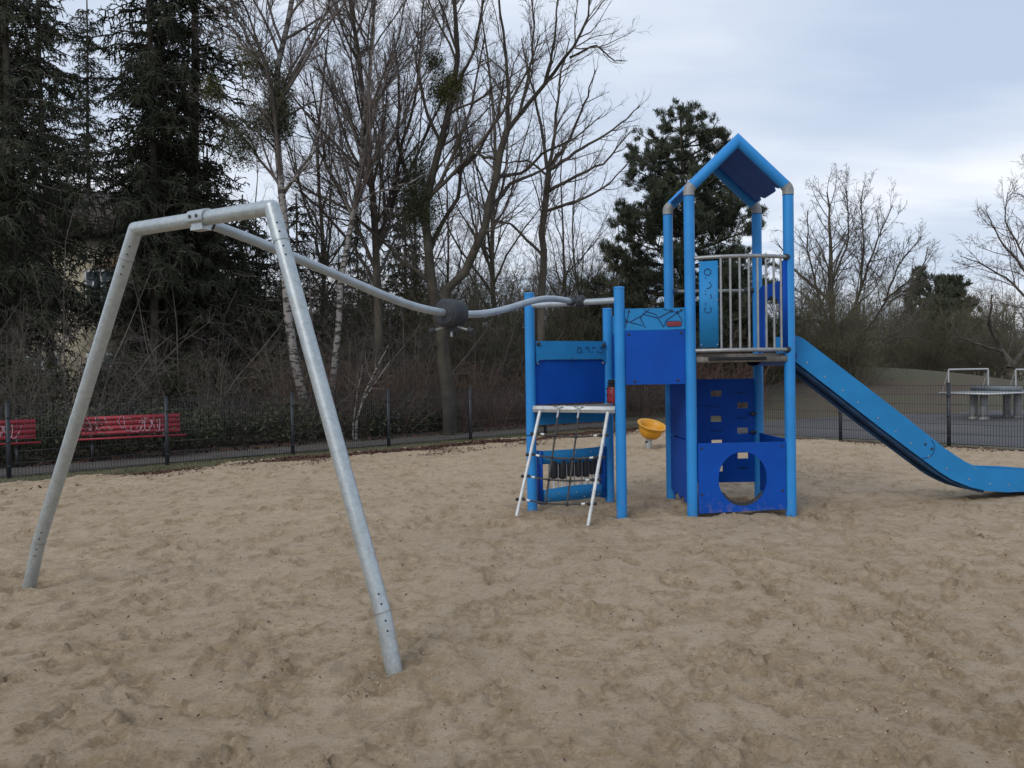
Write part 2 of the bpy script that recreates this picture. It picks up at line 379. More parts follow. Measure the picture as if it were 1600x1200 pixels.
# mound
gx = np.linspace(0, 60, 90); gy = np.linspace(24, 70, 70); X, Y = np.meshgrid(gx, gy)
def mound_z(X, Y):
    h = 1.50*np.exp(-(((X-18)/8.0)**2 + ((Y-43)/8.5)**2)) + 0.75*np.exp(-(((X-9)/5)**2+((Y-36)/6)**2)) + 0.5*np.exp(-(((X-36)/12)**2+((Y-50)/9)**2))
    return h - 0.10 + 0.06*vnoise(X/2.3, Y/2.3, 5)
Z = mound_z(X, Y)
nx, ny = len(gx), len(gy)
idx = np.arange(nx*ny).reshape(ny, nx)
F = np.stack([idx[:-1, :-1], idx[:-1, 1:], idx[1:, 1:], idx[1:, :-1]], -1).reshape(-1, 4)
tag(MB().add(np.stack([X, Y, Z], -1).reshape(-1, 3), F).build('grass_mound', 'mound', angle=180), kind='structure')

# sand: real relief, footprints and drag marks, dips under the grass at its edge
ys = [-4.0]
while ys[-1] < 22.6:
    y_ = ys[-1]; ys.append(y_ + (0.15 if y_ < 1.2 else 0.022 + 0.0062*max(0, y_-2)))
ys = np.array(ys); xs = np.arange(-14, 14.01, 0.03)
X, Y = np.meshgrid(xs, ys)
AM = np.clip(.35 + 1.6*(vnoise(X*.7, Y*.7, 41)+.5*vnoise(X*1.9, Y*1.9, 42)+.18), .12, 1.3)
WX, WY = X+.10*vnoise(X*5, Y*5, 51), Y+.10*vnoise(X*5, Y*5, 52)
Z = 0.050*vnoise(X*0.5, Y*0.5, 1) + 0.040*vnoise(X*1.7, Y*1.7, 2) + AM*.85*(0.016*vnoise(WX*4.1, WY*4.1, 3) + 0.020*vnoise(WX*8.5, WY*8.5, 4) - 0.026*np.abs(vnoise(WX*8.3+7, WY*8.3, 6)) + 0.020*vnoise(WX*15+3, WY*15, 9) + .013*vnoise(WX*29, WY*29, 71))
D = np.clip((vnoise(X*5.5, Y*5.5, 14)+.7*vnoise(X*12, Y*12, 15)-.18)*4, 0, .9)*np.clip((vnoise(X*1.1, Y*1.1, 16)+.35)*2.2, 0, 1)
rs = np.random.RandomState(11)
def stamp(cx, cy, a, c, ang, dep, rim):
    R_ = max(a, c) * 2.4
    i0, i1 = np.searchsorted(ys, [cy - R_, cy + R_]); j0, j1 = np.searchsorted(xs, [cx - R_, cx + R_])
    if i1 <= i0 or j1 <= j0: return
    x = X[i0:i1, j0:j1] - cx; y = Y[i0:i1, j0:j1] - cy
    u = (x*math.cos(ang)+y*math.sin(ang))/a; v = (-x*math.sin(ang)+y*math.cos(ang))/c
    q = np.sqrt(u*u+v*v)
    u = u + .35*np.sin(v*1.9+cx*7); q = np.sqrt(u*u+v*v)
    Z[i0:i1, j0:j1] += -dep*np.exp(-(q**6)) + rim*np.exp(-((q-1.25)/0.25)**2)*(1+0.8*u)
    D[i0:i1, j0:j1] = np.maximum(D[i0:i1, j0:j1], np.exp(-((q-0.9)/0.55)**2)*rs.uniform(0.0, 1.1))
for k in range(9500):
    cy = 1.5 + 20.5 * rs.rand()**1.25; cx = rs.uniform(-1, 1) * min(13, cy*0.75 + 2)
    big = rs.rand()
    if big < 0.5: stamp(cx, cy, rs.uniform(.06, .13), rs.uniform(.030, .048), rs.uniform(0, PI), rs.uniform(.012, .036), rs.uniform(.005, .018))
    else: stamp(cx, cy, rs.uniform(.03, .08), rs.uniform(.022, .055), rs.uniform(0, PI), rs.uniform(-.012, .018), rs.uniform(.0, .008))
for (p, q, n_) in [((1600, 1165), (1400, 960), 26), ((1560, 1030), (1330, 900), 20), ((1250, 960), (1100, 860), 16), ((1500, 1110), (1340, 1010), 14), ((900, 1180), (700, 1000), 10), ((1300, 900), (1120, 850), 12), ((300, 1120), (120, 1000), 12)]:
    a_, c_ = G(*p), G(*q)
    for k in range(n_*2):
        tt = k / (n_*2); pt = a_ + (c_ - a_)*tt
        stamp(pt[0] + .02*math.sin(k*.7), pt[1] + .02*math.cos(k*.9), .10, .035, math.atan2(c_[1]-a_[1], c_[0]-a_[0]), .007, .004)
# scour around the feet of the equipment, low heap under the slide exit
def dish(cx, cy, r, d): 
    global Z
    Z = Z - d*np.exp(-((X-cx)**2+(Y-cy)**2)/(r*r))
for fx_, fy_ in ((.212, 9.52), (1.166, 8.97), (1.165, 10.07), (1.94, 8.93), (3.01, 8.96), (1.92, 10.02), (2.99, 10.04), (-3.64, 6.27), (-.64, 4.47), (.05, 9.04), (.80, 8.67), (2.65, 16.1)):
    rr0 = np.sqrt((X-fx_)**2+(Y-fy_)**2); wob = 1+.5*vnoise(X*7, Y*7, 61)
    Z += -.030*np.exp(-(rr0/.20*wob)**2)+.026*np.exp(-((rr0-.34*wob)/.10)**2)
    D = np.maximum(D, 1.1*np.exp(-(rr0/.30*wob)**2))  # contact shade round each foot, painted into the sand colour through D
dish(2.5, 8.2, .8, .03); dish(.6, 8.6, .6, .03); dish(5.9, 9.6, .9, -.05); dish(-.65, 4.5, .25, -.015)
pts = np.stack([X, Y], -1)
dA = -((pts - A0) @ AN) - 0.85; dB = -((pts - B0) @ BN) - 0.5
if np.dot(np.array([0, 5]) - B0, BN) > 0: dB = ((pts - B0) @ BN) - 0.5
de = np.minimum(dA, dB) + 0.55*vnoise(X*0.9, Y*0.9, 21) + 0.30*vnoise(X*3, Y*3, 22)
Z = Z*1.0 + 0.012; Z = np.where(Z < -.03, -.03+(Z+.03)*.25, Z); Z = np.maximum(Z, -0.045) - 0.09*np.clip((0.25 - de)/0.5, 0, 1.5)
idx = np.arange(len(xs)*len(ys)).reshape(len(ys), len(xs))
F = np.stack([idx[:-1, :-1], idx[:-1, 1:], idx[1:, 1:], idx[1:, :-1]], -1).reshape(-1, 4)
keep = (de.reshape(-1)[F[:, 0]] > -0.45) & (np.abs(X.reshape(-1)[F[:, 0]]) < Y.reshape(-1)[F[:, 0]]*0.8 + 6)
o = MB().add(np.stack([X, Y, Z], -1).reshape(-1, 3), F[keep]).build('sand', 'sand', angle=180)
at_ = o.data.attributes.new('damp', 'FLOAT', 'POINT'); at_.data.foreach_set('value', np.clip(D, 0, 1).reshape(-1).astype(np.float32))  # holds turned-up damp sand and the painted contact shade at the feet
tag(o, kind='structure')
sandX, sandY, sandZ, sandE = xs, ys, Z, de
def sand_h(x, y):
    j = min(max(np.searchsorted(sandX, x), 0), len(sandX)-1); i = min(max(np.searchsorted(sandY, y), 0), len(sandY)-1)
    return max(float(sandZ[i, j]), GZ), float(sandE[i, j])

# dead leaves
def leaves_obj(name, label, n, sampler, size, seed, material='leaf'):
    r = np.random.RandomState(seed); V = []; k = 0; Fq = []
    for _ in range(n):
        x, y, z = sampler(r)
        s_ = size*r.uniform(.5, 1.3); a = r.uniform(0, 2*PI); tl = r.uniform(-.7, .7, 2)
        u = np.array([math.cos(a), math.sin(a), tl[0]])*s_; v = np.array([-math.sin(a), math.cos(a), tl[1]])*s_*.55
        c = np.array([x, y, z + abs(tl[0])*s_*.5 + .012])
        V += [c-u, c-v*.9, c+u, c+v*.9]; Fq.append([k, k+1, k+2, k+3]); k += 4
    o = MB().add(V, Fq).build(name, material, smooth=False); return tag(o, label, 'leaves', kind='stuff')
def edge_left(r):
    while True:
        s_ = r.uniform(-3, 15.5); d = -1.42 + r.normal()*0.14 + .35*vnoise(np.array([s_*.6]), np.array([2.2]), 31)[0] - (1.2*r.rand()**2 if r.rand() < .3 else 0)
        if s_ < 4 and r.rand() < .6: continue
        if vnoise(np.array([s_*1.1]), np.array([d*1.5]), 33)[0] < -0.02 + .3*r.rand()-.15 : continue
        p = A0 + AD*s_ + AN*d; return p[0], p[1], sand_h(p[0], p[1])[0]
def edge_right(r):
    while True:
        s_ = r.uniform(-7, 6); d = abs(r.normal()*0.4) + .25
        p = B0 + BD*s_ - BN*d*(1 if np.dot(np.array([0, 5])-B0, BN) < 0 else -1)
        if vnoise(np.array([s_*1.3]), np.array([d*1.5]), 35)[0] < -0.05: continue
        return p[0], p[1], sand_h(p[0], p[1])[0]
def scatter(r):
    y = 1.8 + 19*r.rand()**.8; x = r.uniform(-1, 1)*y*.75; return x, y, sand_h(x, y)[0]
leaves_obj('leaf_litter', 'band of dark red-brown dead leaves along the left edge of the sand', 17000, edge_left, .028, 1)
leaves_obj('leaf_litter', 'thin drift of brown dead leaves along the right edge of the sand by the court fence', 5000, edge_right, .024, 2)
leaves_obj('leaf_crumbs', 'small dark leaf crumbs scattered over the sand', 3200, scatter, .011, 3)
V = []; r = np.random.RandomState(19); ico = np.array([[0, 0, 1], [.9, 0, .4], [.28, .85, .4], [-.72, .53, .4], [-.72, -.53, .4], [.28, -.85, .4], [0, 0, -.6]]); Fc = []
for k in range(4200):
    y = 1.7 + 10*r.rand()**1.5; x = r.uniform(-1, 1)*y*.75
    if vnoise(np.array([x*1.3]), np.array([y*1.3]), 44)[0] < .02*r.normal()-.02: continue
    sz_ = .003+.0065*r.rand()**2; h_, e_ = sand_h(x, y)
    v = ico*(1+.35*r.normal(size=(7, 3)))*sz_; n0 = len(V)*7; V.append(v+np.array([x, y, h_+sz_*.25]))
    for i in range(5): Fc += [[n0, n0+1+i, n0+1+(i+1) % 5], [n0+6, n0+1+(i+1) % 5, n0+1+i]]
tag(MB().add(np.vstack(V), Fc).build('sand_clods', 'clod', smooth=False), 'loose crumbs of damp sand lying on the trampled surface', 'sand', kind='stuff')
def verge(r):
    s_ = r.uniform(-4, 15); d = r.uniform(-1.05, .2); p = A0 + AD*s_ + AN*d; return p, GZ
V = []; r = np.random.RandomState(8)
for _ in range(15000):
    p, z = verge(r)
    if r.rand() < .5*(1-np.clip((vnoise(np.array([p[0]*.9]), np.array([p[1]*.9]), 5)[0]+.3)*3, 0, 1)): continue
    a = r.uniform(0, PI); h = r.uniform(.015, .06); b_ = r.normal(size=2)*.02; w_ = .006
    V += [[p[0]-w_*math.cos(a), p[1]-w_*math.sin(a), z], [p[0]+w_*math.cos(a), p[1]+w_*math.sin(a), z], [p[0]+b_[0], p[1]+b_[1], z+h]]
tag(MB().add(V, np.arange(len(V)).reshape(-1, 3)).build('grass', 'grassblade', smooth=False), 'short sparse grass of the verge between the sand and the left fence', 'grass', kind='stuff')
def woodleaf(r):
    s_ = r.uniform(-5, 16); d = 1.6 + r.rand()**1.4*5; p = A0 + AD*s_ + AN*d; return p[0], p[1], GZ+.01
leaves_obj('woodland_leaf_litter', 'dead leaves lying under the thicket behind the path', 5000, woodleaf, .05, 4)

# ---------------------------------------------------------------- fences
def wire_panel_mesh(Ln, H=1.16):
    mb = MB(); z0 = .05
    k = int(Ln/0.05)
    for i in range(k+1):
        x = Ln*i/k; mb.box((x, 0, z0+H/2), (.005, .005, H))
    for j in range(7):
        z = z0 + H*j/6 - (0.0 if j < 6 else 0.01)
        for s_ in (-1, 1): mb.box((Ln/2, s_*.0062, z), (Ln, .007, .007))
    return mb.mesh('wire_panel', 'fence', smooth=False)
def post_mesh(H=1.24):
    mb = MB(); mb.box((0, 0, H/2-.1), (.06, .05, H+.2)); mb.box((0, 0, H+.008), (.066, .056, .016))
    for z in (.2, .6, 1.0): mb.box((0, -.036, z), (.05, .02, .03))
    return mb.mesh('post', 'fence', smooth=False)
def fence(name, P0, D, ss, label):
    t_ = empty(name, (*P0, 0), label, 'fence'); pm = post_mesh(); cache = {}
    ang = math.atan2(D[1], D[0])
    for i, s_ in enumerate(ss):
        p = np.array(P0) + np.array(D)*s_
        c = child(t_, 'post', pm); c.location = (p[0]-P0[0], p[1]-P0[1], GZ); c.rotation_euler = (0, 0, ang)
        if i+1 < len(ss):
            Ln = round(ss[i+1]-s_-.07, 3)
            if Ln not in cache: cache[Ln] = wire_panel_mesh(Ln)
            q = p + np.array(D)*.035
            c = child(t_, 'wire_panel', cache[Ln]); c.location = (q[0]-P0[0], q[1]-P0[1], GZ); c.rotation_euler = (0, 0, ang)
fence('wire_fence', A0, AD, [-4.8, -2.4, 0, 2.5, 4.95, 7.2, 9.45, 11.85, 14.27], 'dark grey wire mesh fence along the path in front of the red benches')
fence('wire_fence', B0, BD, [-6.45, -4.4, -2.2, 0, 2.2, 4.4, 6.6], 'dark grey wire mesh fence between the sand and the asphalt court on the right')

# ---------------------------------------------------------------- benches
def make_bench():
    Ln = 2.05
    t_ = empty('park_bench', (0, 0, 0), 'x', 'bench', 'red slatted benches on the path')
    mb = MB()
    for k in range(4):
        mb.box((Ln/2, -.19+.10*k*1.0, .45-.006*k), (Ln, .085, .032))
    mb.build('seat', 'bench', t_, smooth=False)
    ca, sa = math.cos(math.radians(14)), math.sin(math.radians(14))
    R = np.array([[1, 0, 0], [0, ca, sa], [0, -sa, ca]])
    mb = MB()
    for k in range(4):
        z = .53 + .095*k; mb.box((Ln/2, .175 + (z-.45)*.25, z), (Ln-.14, .03, .078), R)
    mb.build('backrest', 'bench', t_, smooth=False)
    g = MB(); rg = np.random.RandomState(5)
    def slat_y(z): return .175+(z-.45)*.25-.024
    x = .25
    while x < Ln-.45:
        w_ = rg.uniform(.10, .2); n0 = 26; th_ = np.linspace(0, rg.uniform(3, 7), n0); ph = rg.uniform(0, 6)
        xx = x+w_*.5+w_*.55*np.sin(th_*rg.uniform(.7, 1.3)+ph); zz = .67+.13*np.sin(th_*rg.uniform(1.1, 1.9)+ph*2)+.03*rg.normal()
        for a in range(n0-1):
            zm = (zz[a]+zz[a+1])/2
            if abs(((zm-.53+.0475) % .095)-.0475) < .036 and .49 < zm < .855: g.tube([(xx[a], slat_y(zz[a]), zz[a]), (xx[a+1], slat_y(zz[a+1]), zz[a+1])], .0055, 4)
        x += w_*rg.uniform(.7, 1.1)
    g.build('graffiti', 'scrawl', t_, smooth=False)
    for x in (.38, Ln-.38):
        m1 = MB(); m1.box((x, -.14, .21), (.05, .05, .44)); m1.box((x, .15, .21), (.05, .05, .44)); m1.box((x, 0, .415), (.05, .42, .03))
        m1.tube([(x, .15, .42), (x, .19, .5), (x, .30, .92-.02)], .02, 8)
        m1.build('leg_frame', 'steel_dark', t_, smooth=False)
    return t_
bn = make_bench(); a = math.atan2(1.0, 1.9)
bp0 = G(103, 722, GZ); bn.location = (-8.40, 15.75, GZ); bn.rotation_euler = (0, 0, a)
bn['label'] = 'red slatted bench covered in white graffiti, fully in view behind the fence'
copy_tree(bn, (-10.50, 14.33, GZ), a+.04, 1, 'red slatted bench cut off by the left edge of the photo')

# ---------------------------------------------------------------- blue play tower
FL = np.array([.212, 9.52]); FR = np.array([1.166, 8.97]); BR = np.array([1.165, 10.07])
TNL = G(1083, 806)[:2]; TNR = G(1237, 801)[:2]; TNL = np.array([TNL[0], 8.93]); TNR = np.array([TNR[0], 8.96])
TNL[0] = P(1082, 800, 8.93)[0]; TNR[0] = P(1236, 798, 8.96)[0]
TBL = np.array([TNL[0]-.02, 10.02]); TBR = np.array([TNR[0]-.02, 10.04])
tw = empty('play_tower', (TNL[0], TNL[1], 0), 'blue climbing tower with gabled roof, slide, low net platform and panels standing in the sand', 'play tower')
PR = .057
def V3(p, z): return np.array([p[0], p[1], z])
def cyl(name, p, q, r, material, parent, n=20):
    return MB().tube([p, q], r, n).build(name, material, parent)
ELZ, APZ = 3.50, 4.01
for p in (TNL, TNR, TBL, TBR):
    po = cyl('post', V3(p, -.3), V3(p, ELZ-.075), PR, 'post', tw)
    MB().tube([V3(p, ELZ-.082), V3(p, ELZ-.074)], PR+.002, 20).build('joint_ring', 'engrave', po)
    # screws near the foot
    mb = MB()
    for a in (2.0, 4.2): mb.sphere((p[0]+PR*math.cos(a), p[1]+PR*math.sin(a), .12), .007, 6, 4)
    mb.build('screw', 'bolt', po)
for p, h in ((FL, 2.45), (FR, 2.45), (BR, 2.30)):
    po = cyl('post', V3(p, -.3), V3(p, h), PR, 'post', tw)
    mb = MB(); mb.tube([V3(p, h), V3(p, h+.012), V3(p, h+.02)], [PR+.004, PR+.004, PR*.8], 20); mb.build('post_cap', 'post', po)
MB().tube([V3(FL, .835), V3(FL, .85)], PR+.003, 20).build('joint_ring', 'engrave', tw)
# gables
for a_, c_ in ((TNL, TNR), (TBL, TBR)):
    mid = (a_+c_)/2
    for p in (a_, c_):
        d = V3(mid, APZ) - V3(p, ELZ); d /= np.linalg.norm(d)
        MB().tube([V3(p, ELZ-.075), V3(p, ELZ-.02), V3(p, ELZ-.005)+d*.012, V3(p, ELZ)+d*.045], PR+.0025, 20).build('elbow_joint', 'elbow', tw)
    dl_ = V3(mid, APZ)-V3(a_, ELZ); dl_ /= np.linalg.norm(dl_); dr_ = V3(mid, APZ)-V3(c_, ELZ); dr_ /= np.linalg.norm(dr_)
    MB().tube([V3(a_, ELZ)+dl_*.043, V3(mid, APZ), V3(c_, ELZ)+dr_*.043], PR, 24).build('roof_tube', 'post', tw)
mN, mB_ = (TNL+TNR)/2, (TBL+TBR)/2
for side, (pn, pb) in enumerate(((TNL, TBL), (TNR, TBR))):
    o_ = V3(mN, APZ+.03); uy = V3(mB_, APZ+.03) - o_; Lr = np.linalg.norm(uy); uy /= Lr
    dn = V3(pn, ELZ+.03) - o_; Ld = np.linalg.norm(dn); dn /= Ld
    out_ = [(.0, .012), (Lr, .012), (Lr, Ld*.93), (Lr*.90, Ld*.97), (Lr*.80, Ld*.97), (Lr*.74, Ld*.90), (Lr*.66, Ld*.98), (Lr*.34, Ld*.98), (Lr*.27, Ld*.90), (Lr*.2, Ld*.97), (0, Ld*.93)]
    MB().sheet(out_, [], o_, uy, dn, .02).build('roof_panel', 'navy', tw, smooth=False)
# tower deck
DZ = 1.745
c4_ = [TNL, TNR, TBR, TBL]; cen = sum(c4_)/4
MB().sheet([tuple((p-cen)*.98) for p in c4_], [], V3(cen, DZ-.03), (1, 0, 0), (0, 1, 0), .03).build('deck', 'deck', tw, smooth=False)
mb = MB()
for a_, c_ in ((TNL, TNR), (TNR, TBR), (TBR, TBL), (TBL, TNL)):
    mb.box(V3((a_+c_)/2, DZ-.075), (abs(c_[0]-a_[0])*.93+.03, abs(c_[1]-a_[1])*.93+.03, .06))
mb.build('deck_frame', 'deck', tw, smooth=False)
MB().box(V3((TNL+TNR)/2, DZ-.068)+(-.04, -.035, 0), (.62, .03, .035)).build('rubber_strip', 'rubber', tw, smooth=False)
# bowed balcony barrier
Lc = np.linalg.norm(TNR-TNL); sag = .17
Rr = (Lc*Lc/4+sag*sag)/(2*sag); half = math.asin(Lc/2/Rr); mid = (TNL+TNR)/2
def arc(t_, off=0.0):
    a = -half + 2*half*t_; return np.array([mid[0]+(Rr+off)*math.sin(a), mid[1]+(Rr-sag)-(Rr+off)*math.cos(a)])
for z, nm in ((2.755, 'top_rail'), (DZ+.022, 'bottom_rail')):
    rl = MB().tube([V3(arc(t_), z) for t_ in np.linspace(.055, .945, 22)], .021, 12).build(nm, 'barrier', tw)
    for e_ in (.055, .945):
        p = arc(e_); q = arc(.02 if e_ < .5 else .98)
        MB().tube([V3(p, z), V3(q, z)], .036, 12).build('rail_socket', 'drum', rl)
for t_ in np.linspace(.292, .885, 8):
    p = arc(t_); cyl('bar', V3(p, DZ+.03), V3(p, 2.745), .0125, 'barrier', tw, 8)
def arcpanel(t0, t1, z0, z1, material, name, off=0.0):
    mb = MB(); K = 10; v = []
    for k in range(K+1):
        tt = t0+(t1-t0)*k/K
        for o2 in (.010+off, -.010+off):
            p = arc(tt, o2); v += [V3(p, z0), V3(p, z1)]
    f = []
    for k in range(K):
        a = 4*k; b_ = a+4
        f += [[a, b_, b_+1, a+1], [a+3, b_+3, b_+2, a+2], [a+1, b_+1, b_+3, a+3], [a+2, b_+2, b_, a]]
    f += [[0, 1, 3, 2], [4*K+2, 4*K+3, 4*K+1, 4*K]]
    return mb.add(v, f).build(name, material, tw, smooth=False)
lp = arcpanel(.095, .268, DZ+.055, 2.715, 'light', 'barrier_panel')
arcpanel(.905, .965, DZ+.055, 2.715, 'dark', 'barrier_panel')
def stroke(mb, pts, r=.004):
    mb.tube(pts, r, 5)
def sym(mb, f):   # the little row of dotted arcs, f maps (s, h) to a 3-D point
    def cir(c0, r, a0, a1): stroke(mb, [f(c0[0]+r*math.cos(a), c0[1]+r*math.sin(a)) for a in np.linspace(a0, a1, 12)])
    cir((0, 0), .034, 0, 2*PI); cir((.14, 0), .034, -.3, PI*.9); cir((.262, 0), .034, .9, PI*.75)
    cir((.40, 0), .034, -PI*.75, PI*.8)
    for s_ in (.062, .20, .235, .33, .35): mb.sphere(f(s_, -.022), .006, 6, 4)
mb = MB()
sym(mb, lambda s_, h: V3(arc(.175+h/1.09, .013), 2.60-s_))
mb.build('engraving', 'engrave', lp)
def bolts_on(parent, pts, r=.012, material='bolt', d=(0, -1, 0)):
    d = np.array(d, float)
    for p in pts: MB().tube([np.array(p), np.array(p)+d*r*.6], [r, r*.7], 8).build('bolt', material, parent)
bolts_on(lp, [V3(arc(.105, .012), 2.68), V3(arc(.255, .012), 2.30), V3(arc(.11, .012), 1.83), V3(arc(.255, .012), 1.83)], .008)
# rear rail
cyl('rear_rail', V3(TBL, 2.505)+(.06, 0, 0), V3(TBR, 2.505)-(.10, 0, 0), .018, 'barrier', tw, 10)
cyl('rail_socket', V3(TBR, 2.505)-(.16, 0, 0), V3(TBR, 2.505)-(.05, 0, 0), .036, 'drum', tw, 10)
cyl('rail_socket', V3(TBL, 2.505)+(.05, 0, 0), V3(TBL, 2.505)+(.10, 0, 0), .036, 'drum', tw, 10)
# slide entry panel on the right side, with arched opening
W_ = np.linalg.norm(TBR-TNR); uy = np.array([TBR[0]-TNR[0], TBR[1]-TNR[1], 0])/W_
hole = [(.26, .03), (W_-.26, .03)] + [(W_/2+(W_/2-.26)*math.cos(a), .42+.22*math.sin(a)) for a in np.linspace(0, PI, 12)]
sp_ = MB().sheet([(.06, 0), (W_-.06, 0), (W_-.06, .74), (W_-.2, .78), (.2, .78), (.06, .90)], [hole], V3(TNR, DZ+.01), uy, (0, 0, 1), .02).build('slide_entry_panel', 'dark', tw, smooth=False)
MB().tube([V3(TNR, DZ+.10)+uy*.16+(-.03, 0, 0), V3(TNR, DZ+.62)+uy*.16+(-.03, 0, 0)], .015, 8).build('grab_bar', 'light', sp_)

# panels round the foot of the tower
Fw = np.linalg.norm(TNR-TNL); ux = V3((TNR-TNL)/Fw, 0)
hc = (P(1159.6, 748, 8.94)[0]-TNL[0], .385)
ell = [(hc[0]+.262*math.cos(a), hc[1]+.292*math.sin(a)) for a in np.linspace(0, 2*PI, 49)[:-1]]
fp = MB().sheet([(.062, .02), (Fw-.062, .05), (Fw-.062, .775), (.062, .775)], [ell], V3(TNL, 0)+(0, -.02, 0), ux, (0, 0, 1), .022).build('crawl_panel', 'dark', tw, smooth=False)
bolts_on(fp, [V3(TNL, 0)+ux*.10+(0, -.031, .72), V3(TNL, 0)+ux*(Fw-.10)+(0, -.031, .73), V3(TNL, 0)+ux*.10+(0, -.031, .22), V3(TNL, 0)+ux*(Fw-.10)+(0, -.031, .25)], .014, 'steel_dark')
mb = MB()
ty = [V3(TNL, 0)+ux*(hc[0]+.262*math.cos(a))+(0, 0, hc[1]+.292*math.sin(a)) for a in np.linspace(PI*1.20, PI*1.80, 16)]
mb.tube(ty, .028, 10)
for k in range(30):
    a = PI*(1.20+.60*k/29); c_ = V3(TNL, 0)+ux*(hc[0]+.262*math.cos(a))+(0, 0, hc[1]+.292*math.sin(a))
    mb.sphere(c_, .033, 6, 4, (.25, 1.0, 1.0))
mb.build('rubber_lip', 'rubber', fp)
def side_panel(p, q, z0, z1, material, name, off=(0, 0, 0), wavy=False, th=.02, trim=.058, holes=()):
    Lg = np.linalg.norm(q-p); u = V3((q-p)/Lg, 0)
    bot = [(trim, z0), (Lg-trim, z0)] if not wavy else [(trim+(Lg-2*trim)*k/14, z0+.03*math.sin(k*1.5)) for k in range(15)]
    return MB().sheet(bot+[(Lg-trim, z1), (trim, z1)], holes, V3(p, 0)+np.array(off), u, (0, 0, 1), th).build(name, material, tw, smooth=False)
def rect(u0, z0, w_, h_): return [(u0-w_/2, z0-h_/2), (u0+w_/2, z0-h_/2), (u0+w_/2, z0+h_/2), (u0-w_/2, z0+h_/2)]
hs = []
for cx_, cy_ in ((640, 253), (832, 338), (640, 435), (832, 520), (645, 608), (834, 700), (650, 793), (836, 700+180)):
    px, py = 980+cx_/4.61, 560+cy_/4.61; p = P(px, py, 10.03)
    if p[2] > .3: hs.append(rect(p[0]-TBL[0], p[2], .13, .072))
cw = side_panel(TBL, TBR, .195, 1.445, 'dark', 'climbing_wall', holes=hs)
for cx_, cy_, ww in ((832, 247, .12), (585, 343, .30), (832, 428, .12), (645, 522, .14), (832, 785, .12), (780, 610, .1)):
    p = P(980+cx_/4.61, 560+cy_/4.61, 10.01); MB().box((p[0], 10.03-.012, p[2]), (ww, .006, .010)).build('slot', 'engrave', cw, smooth=False)
# mounting brackets with bolts
for p, dx_, zz in ((TBL, .075, (1.0, .78)), (TBR, -.075, (1.02, .80))):
    mb = MB()
    for z in zz: mb.tube([V3(p, z)+(dx_*.6, -.03, 0), V3(p, z)+(dx_*1.4, -.05, 0)], .02, 8); mb.sphere(V3(p, z)+(dx_*1.4, -.06, 0), .018, 8, 5)
    mb.build('bracket', 'steel_dark', tw)
lf = side_panel(TNL, TBL, .12, .78, 'dark', 'foot_panel', wavy=True)
side_panel(TNL, TBL, .80, 1.44, 'dark', 'side_panel')
side_panel(TNR, TBR, .10, .79, 'dark', 'foot_panel')
# panels between tower and platform
def flat(p, q, z0, z1, material, name, th=.02, trim=.06, off=0):
    return side_panel(p, q, z0, z1, material, name, off=(0, off, 0), th=th, trim=trim)
bd = flat(FR, TNL, 1.415, 1.998, 'dark', 'bridge_panel'); bl = flat(FR, TNL, 2.002, 2.232, 'light', 'bridge_panel')
flat(BR, TBL, 1.415, 2.0, 'dark', 'bridge_panel'); flat(BR, TBL, 2.004, 2.22, 'light', 'bridge_panel')
Lb = np.linalg.norm(TNL-FR); ub = V3((TNL-FR)/Lb, 0)
bolts_on(bd, [V3(FR, z)+ub*s_+(0, -.011, 0) for s_, z in ((.10, 1.955), (Lb-.10, 1.965), (.16, 1.45), (Lb-.14, 1.455))], .016, 'steel_dark')
bolts_on(bl, [V3(FR, z)+ub*s_+(0, -.011, 0) for s_, z in ((.10, 2.2), (Lb-.10, 2.205))], .014, 'steel_dark')
def bpt(cx_, cy_, off=.0125):
    px, py = 800+cx_/5.333, 430+cy_/5.333
    p = onplane(px, py, V3(FR, 2), np.array([-ub[1], ub[0], 0])); return p + np.array([0, -off, 0])
mb = MB()
for ln in ([(975, 285), (955, 385), (940, 440)], [(935, 350), (953, 385), (1085, 420)], [(985, 388), (1075, 340), (1140, 285)], [(1100, 285), (1115, 305), (1090, 325), (1068, 360), (1110, 440)],
           [(1090, 325), (1215, 358), (1262, 432), (1280, 380), (1375, 312), (1420, 385)], [(1115, 305), (1195, 325), (1215, 358), (1325, 298), (1262, 282)], [(1325, 298), (1375, 312), (1425, 285)]):
    stroke(mb, [bpt(*q) for q in ln], .0045)
for c_ in ((953, 385), (1325, 298), (1378, 310)):
    stroke(mb, [bpt(c_[0]+11*math.cos(a), c_[1]+11*math.sin(a)) for a in np.linspace(0, 2*PI, 10)], .004)
mb.build('engraving', 'engrave', bl)
def oval(w_, h_, c_, dd, material, nm, par):
    ctr = bpt(*c_, dd); o2 = []
    for a in np.linspace(0, 2*PI, 25)[:-1]:
        sx = math.copysign(w_-h_, math.cos(a)); o2.append((sx+h_*math.cos(a), h_*math.sin(a)))
    return MB().sheet(o2, [], ctr, ub, (0, 0, 1), .004).build(nm, material, par, smooth=False)
pl_ = oval(.085, .032, (1348, 405), .014, 'engrave', 'badge', bl); oval(.077, .024, (1348, 405), .018, 'redlabel', 'badge_face', bl)
oval(.055, .008, (1348, 403), .021, 'red', 'badge_bar', bl)
# low platform
mb = MB(); tri = [FL, FR, BR]; cen3 = sum(tri)/3
mb.sheet([tuple((p-cen3)*.97) for p in tri], [], V3(cen3, 1.155), (1, 0, 0), (0, 1, 0), .03); mb.build('platform_deck', 'deck', tw, smooth=False)
